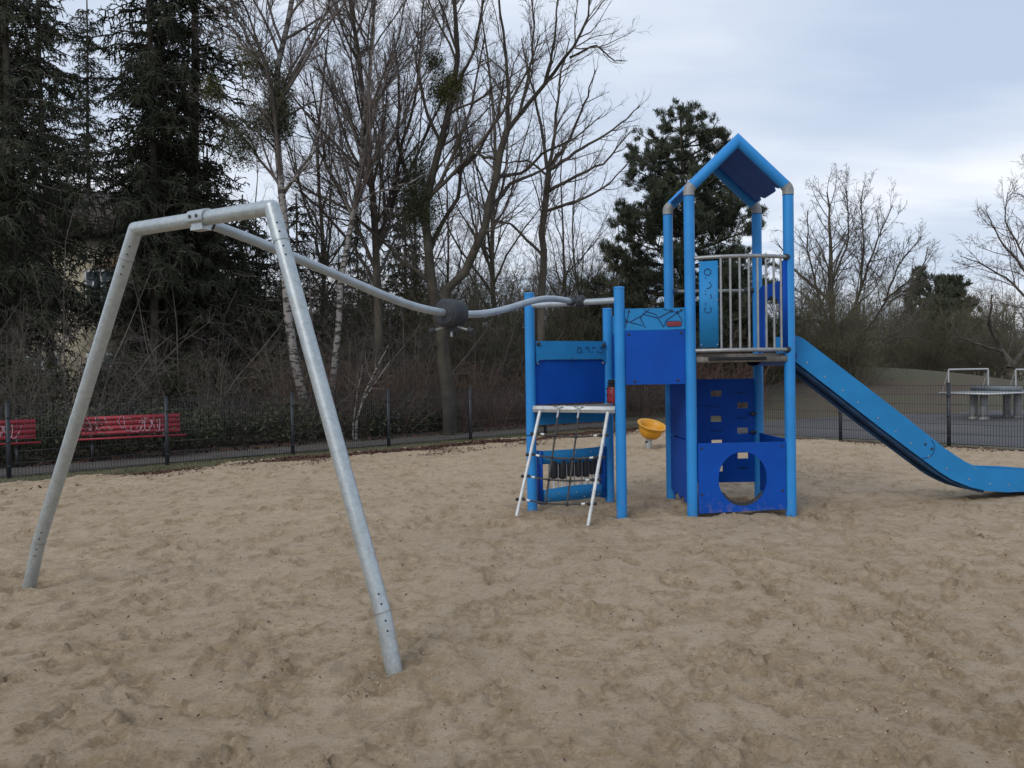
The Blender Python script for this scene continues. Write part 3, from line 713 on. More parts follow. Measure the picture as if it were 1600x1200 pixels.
# bridge floor between the two decks, two steps
MB().box(((FR[0]+TNL[0])/2-.16, 9.5, 1.45), (.36, .80, .03)).build('bridge_step', 'deck', tw, smooth=False)
MB().box(((FR[0]+TNL[0])/2+.18, 9.5, 1.60), (.36, .80, .03)).build('bridge_step', 'deck', tw, smooth=False)
def along(p, q, s_, z, off=0):
    d = (q-p)/np.linalg.norm(q-p); n_ = np.array([d[1], -d[0]]); r_ = p+d*s_+n_*off; return V3(r_, z)
Lf = np.linalg.norm(FR-FL)
mb = MB(); d = (FR-FL)/Lf; Rm = np.array([[d[0], -d[1], 0], [d[1], d[0], 0], [0, 0, 1]])
mb.box(along(FL, FR, Lf/2, 1.145, .03), (Lf-.10, .03, .072), Rm); mb.box(along(FL, FR, Lf/2, 1.145, .048), (Lf-.10, .012, .018), Rm)
er = mb.build('edge_rail', 'alu', tw, smooth=False)
Lk = np.linalg.norm(BR-FL)
dk = side_panel(FL, BR, 1.19, 1.70, 'dark', 'back_panel'); 
k0, k1 = .06, Lk-.06
lk = MB().sheet([(k0, 1.66), (k0+.05, 1.705), (k1-.05, 1.705), (k1, 1.66), (k1, 1.92), (k0, 1.92)], [], V3(FL, 0)+np.array([.013, -.022, 0]), V3((BR-FL)/Lk, 0), (0, 0, 1), .02).build('back_panel', 'light', tw, smooth=False)
nk = np.array([(BR-FL)[1], -(BR-FL)[0]])/Lk
mb = MB(); uk = (BR-FL)/Lk
def kp(s_, z, off=.040): r_ = FL+uk*s_+nk*off; return V3(r_, z)
sym(mb, lambda s_, h: kp(.655+s_*.80, 1.815+h)); mb.build('engraving', 'engrave', lk)
MB().box(kp(Lk/2, 1.70, .04), (.008, .008, .07)).build('seam', 'engrave', lk, smooth=False)
bolts_on(lk, [kp(.09, 1.885), kp(Lk-.09, 1.87)], .028, 'steel_dark', (nk[0], nk[1], 0)); bolts_on(dk, [kp(.09, 1.66, .02), kp(Lk-.09, 1.66, .02)], .014, 'bolt', (nk[0], nk[1], 0))
side_panel(FL, BR, .955, 1.125, 'light', 'skirt_panel', th=.02)
# red play drum on the open side
rd = V3((FR*.42+BR*.58), 0)
mb = MB(); mb.tube([rd+(0, 0, 1.19), rd+(0, 0, 1.22), rd+(0, 0, 1.36), rd+(0, 0, 1.375)], [.065, .072, .072, .065], 20)
dr = mb.build('play_drum', 'red', tw)
mb = MB()
for k in range(9):
    a = 2*PI*k/9
    for z in (1.21, 1.285, 1.36): mb.sphere(rd+(.074*math.cos(a), .074*math.sin(a), z), .010, 6, 4)
mb.build('stud', 'rubber', dr)
mb = MB(); mb.tube([rd+(0, 0, 1.375), rd+(0, 0, 1.40), rd+(0, 0, 1.405), rd+(0, 0, 1.43), rd+(0, 0, 1.435), rd+(0, 0, 1.46)], [.06, .07, .05, .07, .05, .06], 16); mb.build('drum_cap', 'drum', dr)
# top bar joining the platform posts, with coupling for the rail
cyl('cross_bar', V3(FL, 2.325), V3(FR, 2.325), .034, 'rail', tw)
# sound play panel under the platform
def bow(u_, off=0): return kp(u_, 0, -.02+.10*math.sin(PI*min(1, max(0, u_/Lk)))+off)
def bowed(z0f, z1f, name, material, u0, u1, th=.02, off=0.0, parent=None):
    K = 14; v = []
    for k in range(K+1):
        u_ = u0+(u1-u0)*k/K
        for o2 in (th/2, -th/2):
            p = bow(u_, o2+off); v += [p+(0, 0, z0f(k/K)), p+(0, 0, z1f(k/K))]
    f = []
    for k in range(K):
        a = 4*k; b_ = a+4; f += [[a, b_, b_+1, a+1], [a+3, b_+3, b_+2, a+2], [a+1, b_+1, b_+3, a+3], [a+2, b_+2, b_, a]]
    f += [[0, 1, 3, 2], [4*K+2, 4*K+3, 4*K+1, 4*K]]
    return MB().add(v, f).build(name, material, parent or tw, smooth=False)
sp = bowed(lambda t_: .50, lambda t_: .655, 'sound_panel_top', 'light', .09, Lk-.07)
sb = bowed(lambda t_: .06-.0*t_, lambda t_: .20+.03*math.sin(PI*t_), 'sound_panel_bottom', 'light', .13, Lk-.10)
for pn, zz in ((sp, .58), (sb, .12)):
    bolts_on(pn, [bow(u_, .011)+(0, 0, zz+(.03 if i % 2 else -.03)) for i, u_ in enumerate(np.linspace(.2, Lk-.2, 7))], .010, 'bolt', (nk[0], nk[1], 0))
for u_ in (.115, Lk-.10):
    MB().box(kp(u_, .345, -.01), (.02, .10, .62), np.array([[uk[0], -uk[1], 0], [uk[1], uk[0], 0], [0, 0, 1]])).build('panel_upright', 'dark', tw, smooth=False)
for k in range(8):
    u_ = .17+.108*k; p = bow(u_, -.02)
    if k:
        tb = cyl('sound_tube', p+(0, 0, .17), p+(0, 0, .56), .014, 'alu', tw, 8)
        MB().tube([p+(0, 0, .335-.01*(k % 3)), p+(0, 0, .35-.01*(k % 3)), p+(0, 0, .53)], [.030, .042, .042], 12).build('black_sleeve', 'rubber', tb)
for k in range(7):
    p = bow(.225+.108*k, -.025); cyl('sound_tube', p+(0, 0, .17), p+(0, 0, .52), .010, 'galv', tw, 8)
# climbing net
At_, Bt_ = along(FL, FR, .13*Lf, 1.12, .05), along(FL, FR, .885*Lf, 1.12, .05)
Ab, Bb = G(807, 807), G(920, 815)
for a_, c_ in ((At_, Ab), (Bt_, Bb)): cyl('net_pole', a_, c_+(c_-a_)*.08, .0185, 'alu', tw, 12)
def npnt(u_, v_, sg=0.0):
    p = (At_*(1-u_)+Bt_*u_)*(1-v_)+(Ab*(1-u_)+Bb*u_)*v_; return p+np.array([0, 0, -sg])
vs_ = [.215, .42, .625, .84]
uu = lambda j, v_: (.283, .585)[j]+.09*v_
for v_ in vs_:
    rp_ = MB().tube([npnt(u_, v_, .03*math.sin(PI*u_)) for u_ in np.linspace(.03, .97, 12)], .0105, 7).build('rope', 'rope', tw)
    for u_, e_ in ((.06, .12), (.94, .88)): MB().tube([npnt(u_+.03 if u_ < .5 else u_-.03, v_, .006), npnt(e_+.02 if u_ < .5 else e_-.02, v_, .012)], .0125, 8).build('ferrule', 'alu', rp_)
    for u_ in (0, 1):
        for s_ in (-.035, .035): MB().sphere(npnt(u_, v_)+np.array([s_, -.01, 0]), .020, 8, 6).build('rope_end', 'rubber', rp_)
    for j in (0, 1): MB().sphere(npnt(uu(j, v_), v_, .03*math.sin(PI*uu(j, v_))), .024, 8, 6, (1, 1, .8)).build('knot', 'rubber', rp_)
for j in (0, 1):
    rp_ = MB().tube([npnt(uu(j, v_), v_, .03*math.sin(PI*uu(j, v_)) if v_ > .1 else 0) for v_ in [0.02]+vs_], .0105, 7).build('rope', 'rope', tw)
    tp = npnt(uu(j, 0), 0.0)
    MB().tube([tp+(0, -.01, .02), npnt(uu(j, 0), .06)], .011, 8).build('ferrule', 'white', rp_)
    mb = MB(); mb.tube([tp+(-.03, -.02, .07), tp+(0, -.022, .03), tp+(.03, -.02, .07)], .006, 6); mb.tube([tp+(.03, -.02, .05), tp+(.07, -.02, .065)], .010, 6); mb.tube([tp+(-.03, -.02, .055), tp+(-.06, -.02, .065)], .010, 6)
    mb.build('shackle', 'barrier', rp_)

# slide: side boards from the photo outline laid on a vertical plane, then given their width
sY0 = 9.22; sdir = np.array([1, .085, 0]); sdir /= np.linalg.norm(sdir); sn = np.array([-sdir[1], sdir[0], 0])
s0 = np.array([3.03, sY0, 0])
def sl(px, py): p = onplane(px, py, s0, sn); return ((p-s0) @ sdir, p[2])
top = [sl(*q) for q in ((1236, 524), (1246, 525), (1256, 530), (1269, 540), (1333, 589), (1403, 643), (1456, 685), (1475, 700), (1493, 712), (1507, 721), (1520, 727), (1532, 731), (1547, 733), (1570, 734), (1600, 735), (1640, 738), (1655, 742), (1660, 748))]
bot = [sl(*q) for q in ((1236, 560), (1312, 619), (1376, 669), (1440, 717), (1467, 737), (1488, 750), (1515, 761), (1541, 767), (1573, 769), (1600, 768), (1650, 769), (1660, 765))]
outl = bot + top[::-1]
WS = .42
sbo = []
for k, off in enumerate((0, WS)):
    o3 = s0 + sn*off
    sbo.append(MB().sheet(outl, [], o3, sdir, (0, 0, 1), .022).build('slide_side_board', 'light', tw, smooth=False))
# chute floor between boards
fl_ = [(x, z) for x, z in bot[:-1]]
def resamp(pp, n):
    pp = np.array(pp); d_ = np.concatenate([[0], np.cumsum(np.linalg.norm(np.diff(pp, axis=0), axis=1))]); s_ = np.linspace(0, d_[-1], n)
    return np.stack([np.interp(s_, d_, pp[:, i]) for i in range(pp.shape[1])], 1)
fl2 = resamp(fl_, 40)
mb = MB(); v = []
for x, z in fl2:
    for w_ in np.linspace(.011, WS-.011, 9):
        q = s0+sdir*x+sn*w_; v.append([q[0], q[1], z+.045-.02*math.sin(PI*w_/WS)])
f = [[k*9+i, (k+1)*9+i, (k+1)*9+i+1, k*9+i+1] for k in range(39) for i in range(8)]
mb.add(v, f)
v2 = [[a, b_, c_-.012] for a, b_, c_ in v]; mb.add(v2, [x[::-1] for x in f])
mb.build('slide_chute', 'underside', tw, angle=180)
mb = MB()      # stiffening rails beneath
for w_ in (.06, WS-.06):
    mb.tube([s0+sdir*x+sn*w_+(0, 0, z-.012) for x, z in resamp(fl_[:8], 24)], .022, 10)
mb.build('slide_bearer', 'underside', tw)
tpn = np.array(top); btn = np.array(bot)
bp_ = []
for s_ in np.linspace(.06, .97, 14):
    a = resamp(btn, 101)[int(s_*100)]; bp_.append(s0+sdir*a[0]-sn*.011+(0, 0, a[1]+.085))
bolts_on(sbo[0], bp_, .011, 'bolt', -sn)
jp = [sl(1440+19+15*math.cos(a)-8, 702+14*math.sin(a)) for a in np.linspace(-1.3, 1.5, 12)]
mb = MB(); stroke(mb, [s0+sdir*x-sn*.013+(0, 0, z) for x, z in [sl(1454, 687), sl(1459, 695), sl(1459, 703), sl(1455, 711), sl(1448, 715), sl(1440, 716)]], .004); mb.build('seam', 'engrave', sbo[0])
bolts_on(sbo[0], [s0+sdir*x-sn*.011+(0, 0, z) for x, z in (sl(1445, 694), sl(1455, 701))], .016, 'steel_dark', -sn)
# inlet trough under the deck edge
q0 = s0+sdir*(-.10)+sn*WS/2
mb = MB(); vv = []
for k in range(13):
    a = PI*k/12
    for xx in (-.28, .10): vv.append(s0+sdir*xx+sn*(WS/2-.30*math.cos(a))+(0, 0, DZ-.02-.13*math.sin(a)))
mb.add(vv, [[2*k, 2*k+1, 2*k+3, 2*k+2] for k in range(12)]); mb.build('slide_inlet', 'navy', tw)

# ---------------------------------------------------------------- galvanised frame with the spinner rail
L0, R0 = G(45, 922), G(615, 1045)
d = (R0-L0)[:2]; d /= np.linalg.norm(d); nA = np.array([-d[1], d[0], 0])
pa = lambda px, py: onplane(px, py, L0, nA)
fr = empty('spinner_rail_frame', (float((L0+R0)[0]/2), float((L0+R0)[1]/2), 0), 'galvanised steel frame on two splayed legs with a long bent rail to the blue platform', 'rail frame')
cL, cR = pa(212, 360), pa(425, 322)
zt = (cL[2]+cR[2])/2; cL[2] = cR[2] = zt
kL, kR = pa(60, 850), pa(600, 965)
RT = .046
def leg(c_, k_, f_):
    f2 = f_+(f_-k_)/k_[2]*.25
    dd = k_-c_; dl = np.linalg.norm(dd); dd /= dl
    up = f2-k_; up /= np.linalg.norm(up)
    lg = MB().tube([c_, k_-dd*.06, k_-dd*.02+up*.0, k_+up*.04, k_+up*.10, f2+up*.2], RT, 24).build('leg', 'galv', fr)
    rg = (.215, dl-.03)
    for s_ in rg:
        p = c_+dd*s_; MB().tube([p-dd*.004, p+dd*.004], RT+.0025, 24).build('joint_ring', 'barrier', lg)
    side = -np.array([nA[0], nA[1], 0])*(1 if nA[1] > 0 else -1)
    for s0_ in rg:
        for ds in (-.10, -.045, .045, .10):
            for al in (-.85, 1.15):
                pr = np.cross(dd, side); n_ = side*math.cos(al)+pr*math.sin(al); p = c_+dd*(s0_+ds)+n_*(RT-.001)
                if s0_+ds > dl: p = k_+(f_-k_)/np.linalg.norm(f_-k_)*(s0_+ds-dl)+n_*(RT-.001)
                MB().tube([p, p+n_*.003], .006, 8).build('bolt_hole', 'steel_dark', lg)
    MB().sphere(c_, RT, 20, 12).build('corner_weld', 'galv', lg)
leg(cL, kL, L0); leg(cR, kR, R0)
MB().tube([cL, cR], RT, 24).build('top_bar', 'galv', fr)
S_ = (cL+cR)/2+np.array([d[0], d[1], 0])*.01
E_ = V3(FL*.43+FR*.57, 2.34)
e2 = (E_-S_)[:2]; e2 /= np.linalg.norm(e2); nR = np.array([-e2[1], e2[0], 0])
S1 = S_.copy(); 
pts_r = [(330, 351), (360, 361), (400, 377), (475, 408), (540, 436), (600, 462), (640, 477), (670, 485), (695, 489), (720, 491), (745, 491.5), (770, 488), (795, 482), (818, 474), (838, 468.5), (855, 466), (872, 467), (893, 471)]
rp3 = np.array([onplane(a, b_, S_, nR) for a, b_ in pts_r])
rp3[0][2] = max(rp3[0][2], 2.4)
rr_ = resamp(rp3, 70)
for _ in range(6): rr_[1:-1] = (rr_[:-2]+rr_[1:-1]*2+rr_[2:])/4
MB().tube(rr_, .033, 20).build('rail', 'rail', fr)
# clamp on the top bar, bracket below
dv = np.array([d[0], d[1], 0])
mb = MB()
Rc = np.stack([dv, nA, np.array([0, 0, 1])], 1)
for s_ in (0,):
    aa = np.linspace(-.35, PI+.35, 14); v = []
    for w_ in (-.075, .075):
        for rr in (RT+.002, RT+.012):
            for a in aa: v.append(S_+dv*w_+nA*rr*math.cos(a)+np.array([0, 0, rr*math.sin(a)]))
    n_ = len(aa); f = []
    for k in range(n_-1):
        f += [[n_+k, n_+k+1, 3*n_+k+1, 3*n_+k], [k, 2*n_+k, 2*n_+k+1, k+1], [k, k+1, n_+k+1, n_+k], [2*n_+k, 3*n_+k, 3*n_+k+1, 2*n_+k+1]]
    f += [[0, n_, 3*n_, 2*n_], [n_-1, 3*n_-1, 4*n_-1, 2*n_-1]][:2]
    mb.add(v, f)
mb.box(S_+(0, 0, -.062), (.11, .07, .02), Rc)
clamp = mb.build('clamp', 'galv', fr)
sN = -nA if nA[1] > 0 else nA
mb = MB()
for s_ in (-.03, .03):
    p = S_+dv*s_+sN*(RT+.010)+(0, 0, .008); MB().tube([p, p+sN*.006], .011, 10).build('bolt', 'steel_dark', clamp)
dr0 = rr_[3]-rr_[0]; dr0 /= np.linalg.norm(dr0)
mb = MB(); mb.tube([rr_[0]-dr0*.10, rr_[0]-dr0*.02], .042, 16); mb.box(rr_[0]-dr0*.07+(0, 0, .0), (.10, .08, .075), Rc); mb.build('rail_bracket', 'galv', fr)
MB().tube([rr_[0]-dr0*.03, rr_[0]+dr0*.004], .041, 16).build('gasket', 'rubber', fr)
# coupling at the platform end
de_ = rr_[-1]-rr_[-4]; de_ /= np.linalg.norm(de_)
ce = rr_[-1]
mb = MB(); mb.tube([ce-de_*.05, ce-de_*.045, ce+de_*.01, ce+de_*.015], [.044, .050, .050, .044], 16); mb.build('gasket', 'drum', fr)
mb = MB(); mb.tube([V3(FL*.45+FR*.55, 2.325), V3(FL*.37+FR*.63, 2.325)], .052, 16); mb.sphere((V3(FL*.41+FR*.59, 2.345)), .062, 14, 8, (1, 1, 1)); mb.build('coupling', 'drum', fr)
# spinner drum with three handles
kk = int(np.argmin(np.abs([np.dot(p-CP, CR)/np.dot(p-CP, CF)*FPX+800-705 for p in rr_])))
cD = rr_[kk]; ax = rr_[kk+2]-rr_[kk-2]; ax /= np.linalg.norm(ax)
RD = .125; hL = .115
mb = MB(); mb.tube([cD-ax*hL, cD-ax*(hL-.004), cD-ax*(hL-.03), cD+ax*(hL-.03), cD+ax*(hL-.004), cD+ax*hL], [.052, RD*.80, RD, RD, RD*.8, .052], 32)
for s_ in np.linspace(-.4, .4, 4): mb.tube([cD+ax*hL*(s_*1.3-.03), cD+ax*hL*(s_*1.3+.03)], RD+.0015, 32)
mb.box(cD+np.array([0, 0, -.09])+sN*.0, (.12, .05, .13))
sp2 = mb.build('spinner_drum', 'drum', fr)
for a in (0, 1, 2):
    an = math.radians((-155, -20, 95)[a]); hd = np.array([math.cos(an), -abs(math.sin(an)) if a < 2 else math.sin(an), 0])
    hd = np.array([(-.88, .88, -.02)[a], (-.30, -.25, .9)[a], -.30]); hd /= np.linalg.norm(hd)
    b0 = cD+np.array([0, 0, -.10])+hd*.03
    h_ = MB().tube([b0, b0+hd*.14], .011, 10).build('handle', 'barrier', sp2)
    MB().tube([b0+hd*.125, b0+hd*.13, b0+hd*.175, b0+hd*.18], [.018, .027, .027, .016], 12).build('grip', 'rubber', h_)
b0 = cD+np.array([0, 0, -.13]); MB().tube([b0, b0+(0, -.02, -.075)], .012, 10).build('handle', 'barrier', sp2)

# ---------------------------------------------------------------- yellow spinner bowl
bb = G(1011, 703)
by = empty('spinner_bowl', tuple(bb), 'tilted yellow plastic spinner bowl on a short grey post in the sand', 'spinner seat')
axb = np.array([.20, -.34, 1.0]); axb /= np.linalg.norm(axb)
pt = P(1014, 683, bb[1])
cyl('pole', bb-(0, 0, .2), pt+axb*.06, .06, 'galv', by, 16)
bolts_on(by, [bb+(.0, -.06, .16), bb+(-.03, -.052, .16)], .018, 'steel_dark')
prof = [(.06, 0), (.16, .02), (.215, .09), (.235, .17), (.25, .235), (.285, .25), (.288, .27), (.262, .275), (.228, .262), (.205, .17), (.17, .09), (.08, .05), (.0, .045)]
u = np.cross(axb, [0, 1, 0]); u /= np.linalg.norm(u); v_ = np.cross(axb, u); nn_ = 32
V = [pt+(u*math.cos(2*PI*j/nn_)+v_*math.sin(2*PI*j/nn_))*r+axb*h for r, h in prof for j in range(nn_)]
Ff = [[i*nn_+j, i*nn_+(j+1) % nn_, (i+1)*nn_+(j+1) % nn_, (i+1)*nn_+j] for i in range(len(prof)-1) for j in range(nn_)]
MB().add(V, Ff).build('bowl', 'yellow', by, angle=60)

# ---------------------------------------------------------------- table tennis table, goals, sign, poles
tp = G(1562, 650); tp = np.array([P(1556, 650, 24.2)[0], 24.2, GZ])
tt = empty('table_tennis_table', tuple(tp), 'concrete outdoor table tennis table with metal net on the asphalt court', 'table tennis table')
an = math.radians(24); Rt_ = np.array([[math.cos(an), -math.sin(an), 0], [math.sin(an), math.cos(an), 0], [0, 0, 1]])
def tl(x, y, z): return tp+Rt_ @ np.array([x, y, z])
MB().box(tl(0, 0, .765), (2.74, 1.52, .06), Rt_).build('tabletop', 'tabletop', tt, smooth=False)
mb = MB(); 
for sy in (-1, 1): mb.box(tl(0, sy*.773, .765), (2.78, .024, .045), Rt_)
for sx in (-1, 1): mb.box(tl(sx*1.382, 0, .765), (.024, 1.52, .045), Rt_)
mb.build('edge_trim', 'alu', tt, smooth=False)
mb = MB(); mb.box(tl(0, 0, .875), (.012, 1.6, .15), Rt_); mb.build('net', 'tabletop', tt, smooth=False)
for sx in (-.72, .72):
    for sy in (-.16, .16):
        mb = MB(); mb.box(tl(sx, sy, .37), (.22, .10, .74), Rt_); mb.box(tl(sx, sy, .03), (.30, .14, .06), Rt_); mb.build('leg', 'concrete', tt, smooth=False)
for gx_, lab in ((1513, 'small white metal goal frame beyond the table tennis table, whole frame in view'), (1618, 'small white metal goal frame cut off by the right edge of the photo')):
    Yg = 33.0; c_ = P(gx_, 577, Yg); w_ = 62/1300*Yg
    g_ = empty('goal_frame', (c_[0], Yg, 0), lab, 'goal', 'goal frames on the court')
    MB().tube([(c_[0]-w_/2, Yg, c_[2]), (c_[0]+w_/2, Yg, c_[2])], .035, 8).build('crossbar', 'white', g_)
    for s_ in (-1, 1): MB().tube([(c_[0]+s_*w_/2, Yg, 0), (c_[0]+s_*w_/2, Yg, c_[2])], .03, 8).build('goal_post', 'white', g_); 
    for s_ in (-1, 1): MB().tube([(c_[0]+s_*w_/2, Yg, c_[2]), (c_[0]+s_*w_/2, Yg+.7, 0)], .02, 6).build('stay', 'white', g_)
for px, y0, Yp, lab in ((1457, 537, 62, 'thin pale pole standing behind the mound'), (1508, 536, 60, 'thin pale pole standing above the goal frame'), (1566, 566, 58, 'short thin pale pole near the right-hand tree fork'), (1351, 560, 66, 'thin pale pole left of the red sign')):
    p = P(px, y0, Yp); q = (p[0], Yp, -.1)
    r_ = empty('ball_fence_pole', q, lab, 'pole', 'thin poles beyond the mound')
    MB().tube([q, tuple(p)], .05, 8).build('pole', 'twig_olive' if px == 1351 else 'concrete', r_); MB().sphere(tuple(p), .07, 8, 5).build('pole_cap', 'concrete', r_)
p = P(1412, 556, 60); sg = empty('sign_post', (p[0], 60, -.1), 'small red sign board on a pale pole beyond the mound', 'sign')
MB().tube([(p[0], 60, -.1), (p[0], 60, P(1412, 540, 60)[2])], .05, 8).build('pole', 'concrete', sg)
c_ = P(1419, 568, 60); MB().box((c_[0], 59.93, c_[2]), (.65, .03, .3)).build('sign_board', 'redlabel', sg, smooth=False)

# ---------------------------------------------------------------- house behind the spruces
hx0, hx1, hy = -17.2, -12.9, 29.0
hs_ = empty('house', ((hx0+hx1)/2, hy+4, GZ), 'cream rendered house glimpsed between the tall spruces on the left', 'house')
MB().box(((hx0+hx1)/2, hy+4, 3.3), (hx1-hx0, 8, 6.8)).build('wall', 'render', hs_, smooth=False)
ym = hy+4; RZ = -1.4
MB().add([[hx0-.4, hy-.5, 8.0+RZ], [hx1+.4, hy-.5, 8.0+RZ], [hx1+.4, ym, 10.2+RZ], [hx0-.4, ym, 10.2+RZ], [hx0-.4, hy+8.5, 8.0+RZ], [hx1+.4, hy+8.5, 8.0+RZ],
          [hx0-.4, hy-.5, 7.8+RZ], [hx1+.4, hy-.5, 7.8+RZ], [hx1+.4, hy+8.5, 7.8+RZ], [hx0-.4, hy+8.5, 7.8+RZ]],
         [[0, 1, 2, 3], [3, 2, 5, 4], [6, 7, 1, 0], [9, 8, 7, 6], [8, 9, 4, 5]]).add([[hx0-.4, hy-.5, 7.8+RZ], [hx0-.4, hy+8.5, 7.8+RZ], [hx0-.4, hy+8.5, 8+RZ], [hx0-.4, ym, 10.2+RZ], [hx0-.4, hy-.5, 8+RZ], [hx1+.4, hy-.5, 7.8+RZ], [hx1+.4, hy+8.5, 7.8+RZ], [hx1+.4, hy+8.5, 8+RZ], [hx1+.4, ym, 10.2+RZ], [hx1+.4, hy-.5, 8+RZ]],
         [[0, 1, 2, 3, 4], [9, 8, 7, 6, 5]]).build('roof', 'rooftile', hs_, smooth=False)
for wx in (-16.3, -14.2):
    for wz in (1.7, 4.6):
        wn = MB().box((wx, hy-.02, wz), (1.15, .12, 1.35)).build('window', 'white', hs_, smooth=False)
        MB().box((wx-.27, hy-.085, wz), (.46, .02, 1.2)).box((wx+.27, hy-.085, wz), (.46, .02, 1.2)).build('pane', 'glass', wn, smooth=False)

# ---------------------------------------------------------------- vegetation generators
def nrm(a): return a/(np.linalg.norm(a, axis=-1, keepdims=True)+1e-9)
def tubes(mb, Pp, R, n=3):
    """Pp (N,K,3), R (N,K)"""
    if len(Pp) == 0: return
    Nn, K, _ = Pp.shape
    tg = nrm(np.gradient(Pp, axis=1))
    ref = np.where(np.abs(tg[:, :1, 2:3]) > .85, np.array([[[1.0, 0, 0]]]), np.array([[[0, 0, 1.0]]]))
    u = nrm(np.cross(tg, np.broadcast_to(ref, tg.shape))); w_ = np.cross(tg, u)
    a = np.arange(n)/n*2*PI
    v = Pp[:, :, None]+(np.cos(a)[None, None, :, None]*u[:, :, None]+np.sin(a)[None, None, :, None]*w_[:, :, None])*R[:, :, None, None]
    base = (np.arange(Nn)*K*n)[:, None, None]
    k = np.arange(K-1)[None, :, None]; i = np.arange(n)[None, None, :]
    q = np.stack([base+k*n+i, base+k*n+(i+1) % n, base+(k+1)*n+(i+1) % n, base+(k+1)*n+i], -1).reshape(-1, 4)
    mb.add(v.reshape(-1, 3), q)
def kids(Pp, R, per, t0, ang, lf, K, up, jit, rf, rng, lmin=.1, lmax=9, tpow=1.0, rmin=.003, flat=0.0, shape=.55, taper=.25, thin=.03):
    L_ = np.linalg.norm(np.diff(Pp, axis=1), axis=2).sum(1)
    n_ = np.maximum(0, np.floor(per*L_*(1-t0)+rng.rand(len(L_)))).astype(int)
    ii = np.repeat(np.arange(len(Pp)), n_)
    if len(ii) == 0: return np.zeros((0, K, 3)), np.zeros((0, K))
    t_ = t0+(1-t0)*rng.rand(len(ii))**tpow
    Kp = Pp.shape[1]; f = t_*(Kp-1); i0 = np.minimum(f.astype(int), Kp-2); fr_ = (f-i0)[:, None]
    p = Pp[ii, i0]*(1-fr_)+Pp[ii, i0+1]*fr_; tg = nrm(Pp[ii, i0+1]-Pp[ii, i0])
    r = R[ii, i0]*(1-fr_[:, 0])+R[ii, i0+1]*fr_[:, 0]
    rv = rng.normal(size=p.shape); rv[:, 2] *= (1-flat); pv = nrm(rv-tg*(rv*tg).sum(1, keepdims=True))
    a = np.radians(ang*(1+.3*rng.normal(size=len(ii))))[:, None]
    d_ = nrm(tg*np.cos(a)+pv*np.sin(a))
    ln = np.clip(lf*L_[ii]*(1-shape*t_)*rng.uniform(.55, 1.15, len(ii)), lmin, lmax)
    out_ = [p]
    for k in range(K-1):
        out_.append(out_[-1]+d_*(ln/(K-1))[:, None]); d_ = nrm(d_+np.array([0, 0, up])+rng.normal(size=d_.shape)*jit)
    r0 = np.maximum(np.minimum(r*rf, ln*thin+.003), rmin)
    Rn = r0[:, None]*np.linspace(1, taper, K)[None]
    return np.stack(out_, 1), Rn
def poly(pp, r0, r1, K=12):
    q = resamp(pp, K); return q[None], np.linspace(r0, r1, K)[None]
def leafcloud(mb, cen, rad, n, size, rng, shell=.5, asp=.5, droop=0):
    d_ = nrm(rng.normal(size=(n, 3))); rr = (shell+(1-shell)*rng.rand(n))**(1/1.5)
    c = np.asarray(cen)+d_*rr[:, None]*np.asarray(rad)
    u = nrm(rng.normal(size=(n, 3))-np.array([0, 0, droop])); w_ = nrm(np.cross(u, rng.normal(size=(n, 3))))
    s_ = size*rng.uniform(.5, 1.3, n)[:, None]
    v = np.stack([c-u*s_, c-w_*s_*asp, c+u*s_, c+w_*s_*asp], 1)
    mb.add(v.reshape(-1, 3), np.arange(4*n).reshape(n, 4))

def bare_tree(name, limbs, seed, label, cat='tree', trunkmat='bark', twigmat='twig', per=(2.4, 4.2, 7, 9), lf=(.46, .52, .55, .6), up=.08, ang=42, lev=4, group=None, loc=None, extra=None, t0=.25, jit=.12, rmin=.0034, K=6, droop=0):
    """limbs: list of (points, r0, r1, t0)"""
    rng = np.random.RandomState(seed)
    base = np.array(limbs[0][0][0], float)
    tr, cr = MB(), MB(); L1 = []
    for lm in limbs:
        q, r = poly(np.array(lm[0], float)-base, lm[1], lm[2], 14)
        q[:, 1:-1] += rng.normal(size=q[:, 1:-1].shape)*min(.03, lm[1]*.25)
        tubes(tr, q, r, 9); L1.append((q, r, lm[3] if len(lm) > 3 else t0))
    prev = [kids(q, r, per[0], tt0, ang, lf[0], K+2, up, jit, .55, rng, lmin=.5, rmin=.008, taper=.3, thin=.0125) for q, r, tt0 in L1]
    A = np.concatenate([x[0] for x in prev]); R = np.concatenate([x[1] for x in prev])
    tubes(tr if False else cr, A, R, 5)
    src = [(A, R)]
    for k in range(1, lev):
        a2, r2 = kids(A, R, per[k], .12, ang*.95, lf[k], max(3, K-k), (up if k < 2 else up*.5)-droop*k, jit*1.2, .6, rng, lmin=.14, rmin=rmin, thin=.009)
        tubes(cr, a2, r2, 3); A, R = a2, r2
    o = empty(name, tuple(base), label, cat, group)
    child(o, 'trunk', tr.mesh('trunk', trunkmat, angle=180)); child(o, 'crown', cr.mesh('crown', twigmat, smooth=False))
    if extra:
        for nm, mt, cl in extra:
            mb = MB()
            for c_, rad, n_, sz in cl: leafcloud(mb, np.array(c_)-base, rad, int(n_*2.6), sz*.62, rng, .1, .3, 1.0)
            child(o, nm, mb.mesh(nm, mt, smooth=False))
    return o
def px_line(pts, Y, wob=0.0, seed=0):
    r = np.random.RandomState(seed); n = len(pts)
    return [P(a, b_, Y+wob*math.sin(1.3*i+seed)) for i, (a, b_) in enumerate(pts)]
def rooted(pts, Y, wob=0.0, seed=0):
    l = px_line(pts, Y, wob, seed); b_ = l[0].copy(); b_[2] = GZ-.05; return [b_]+l

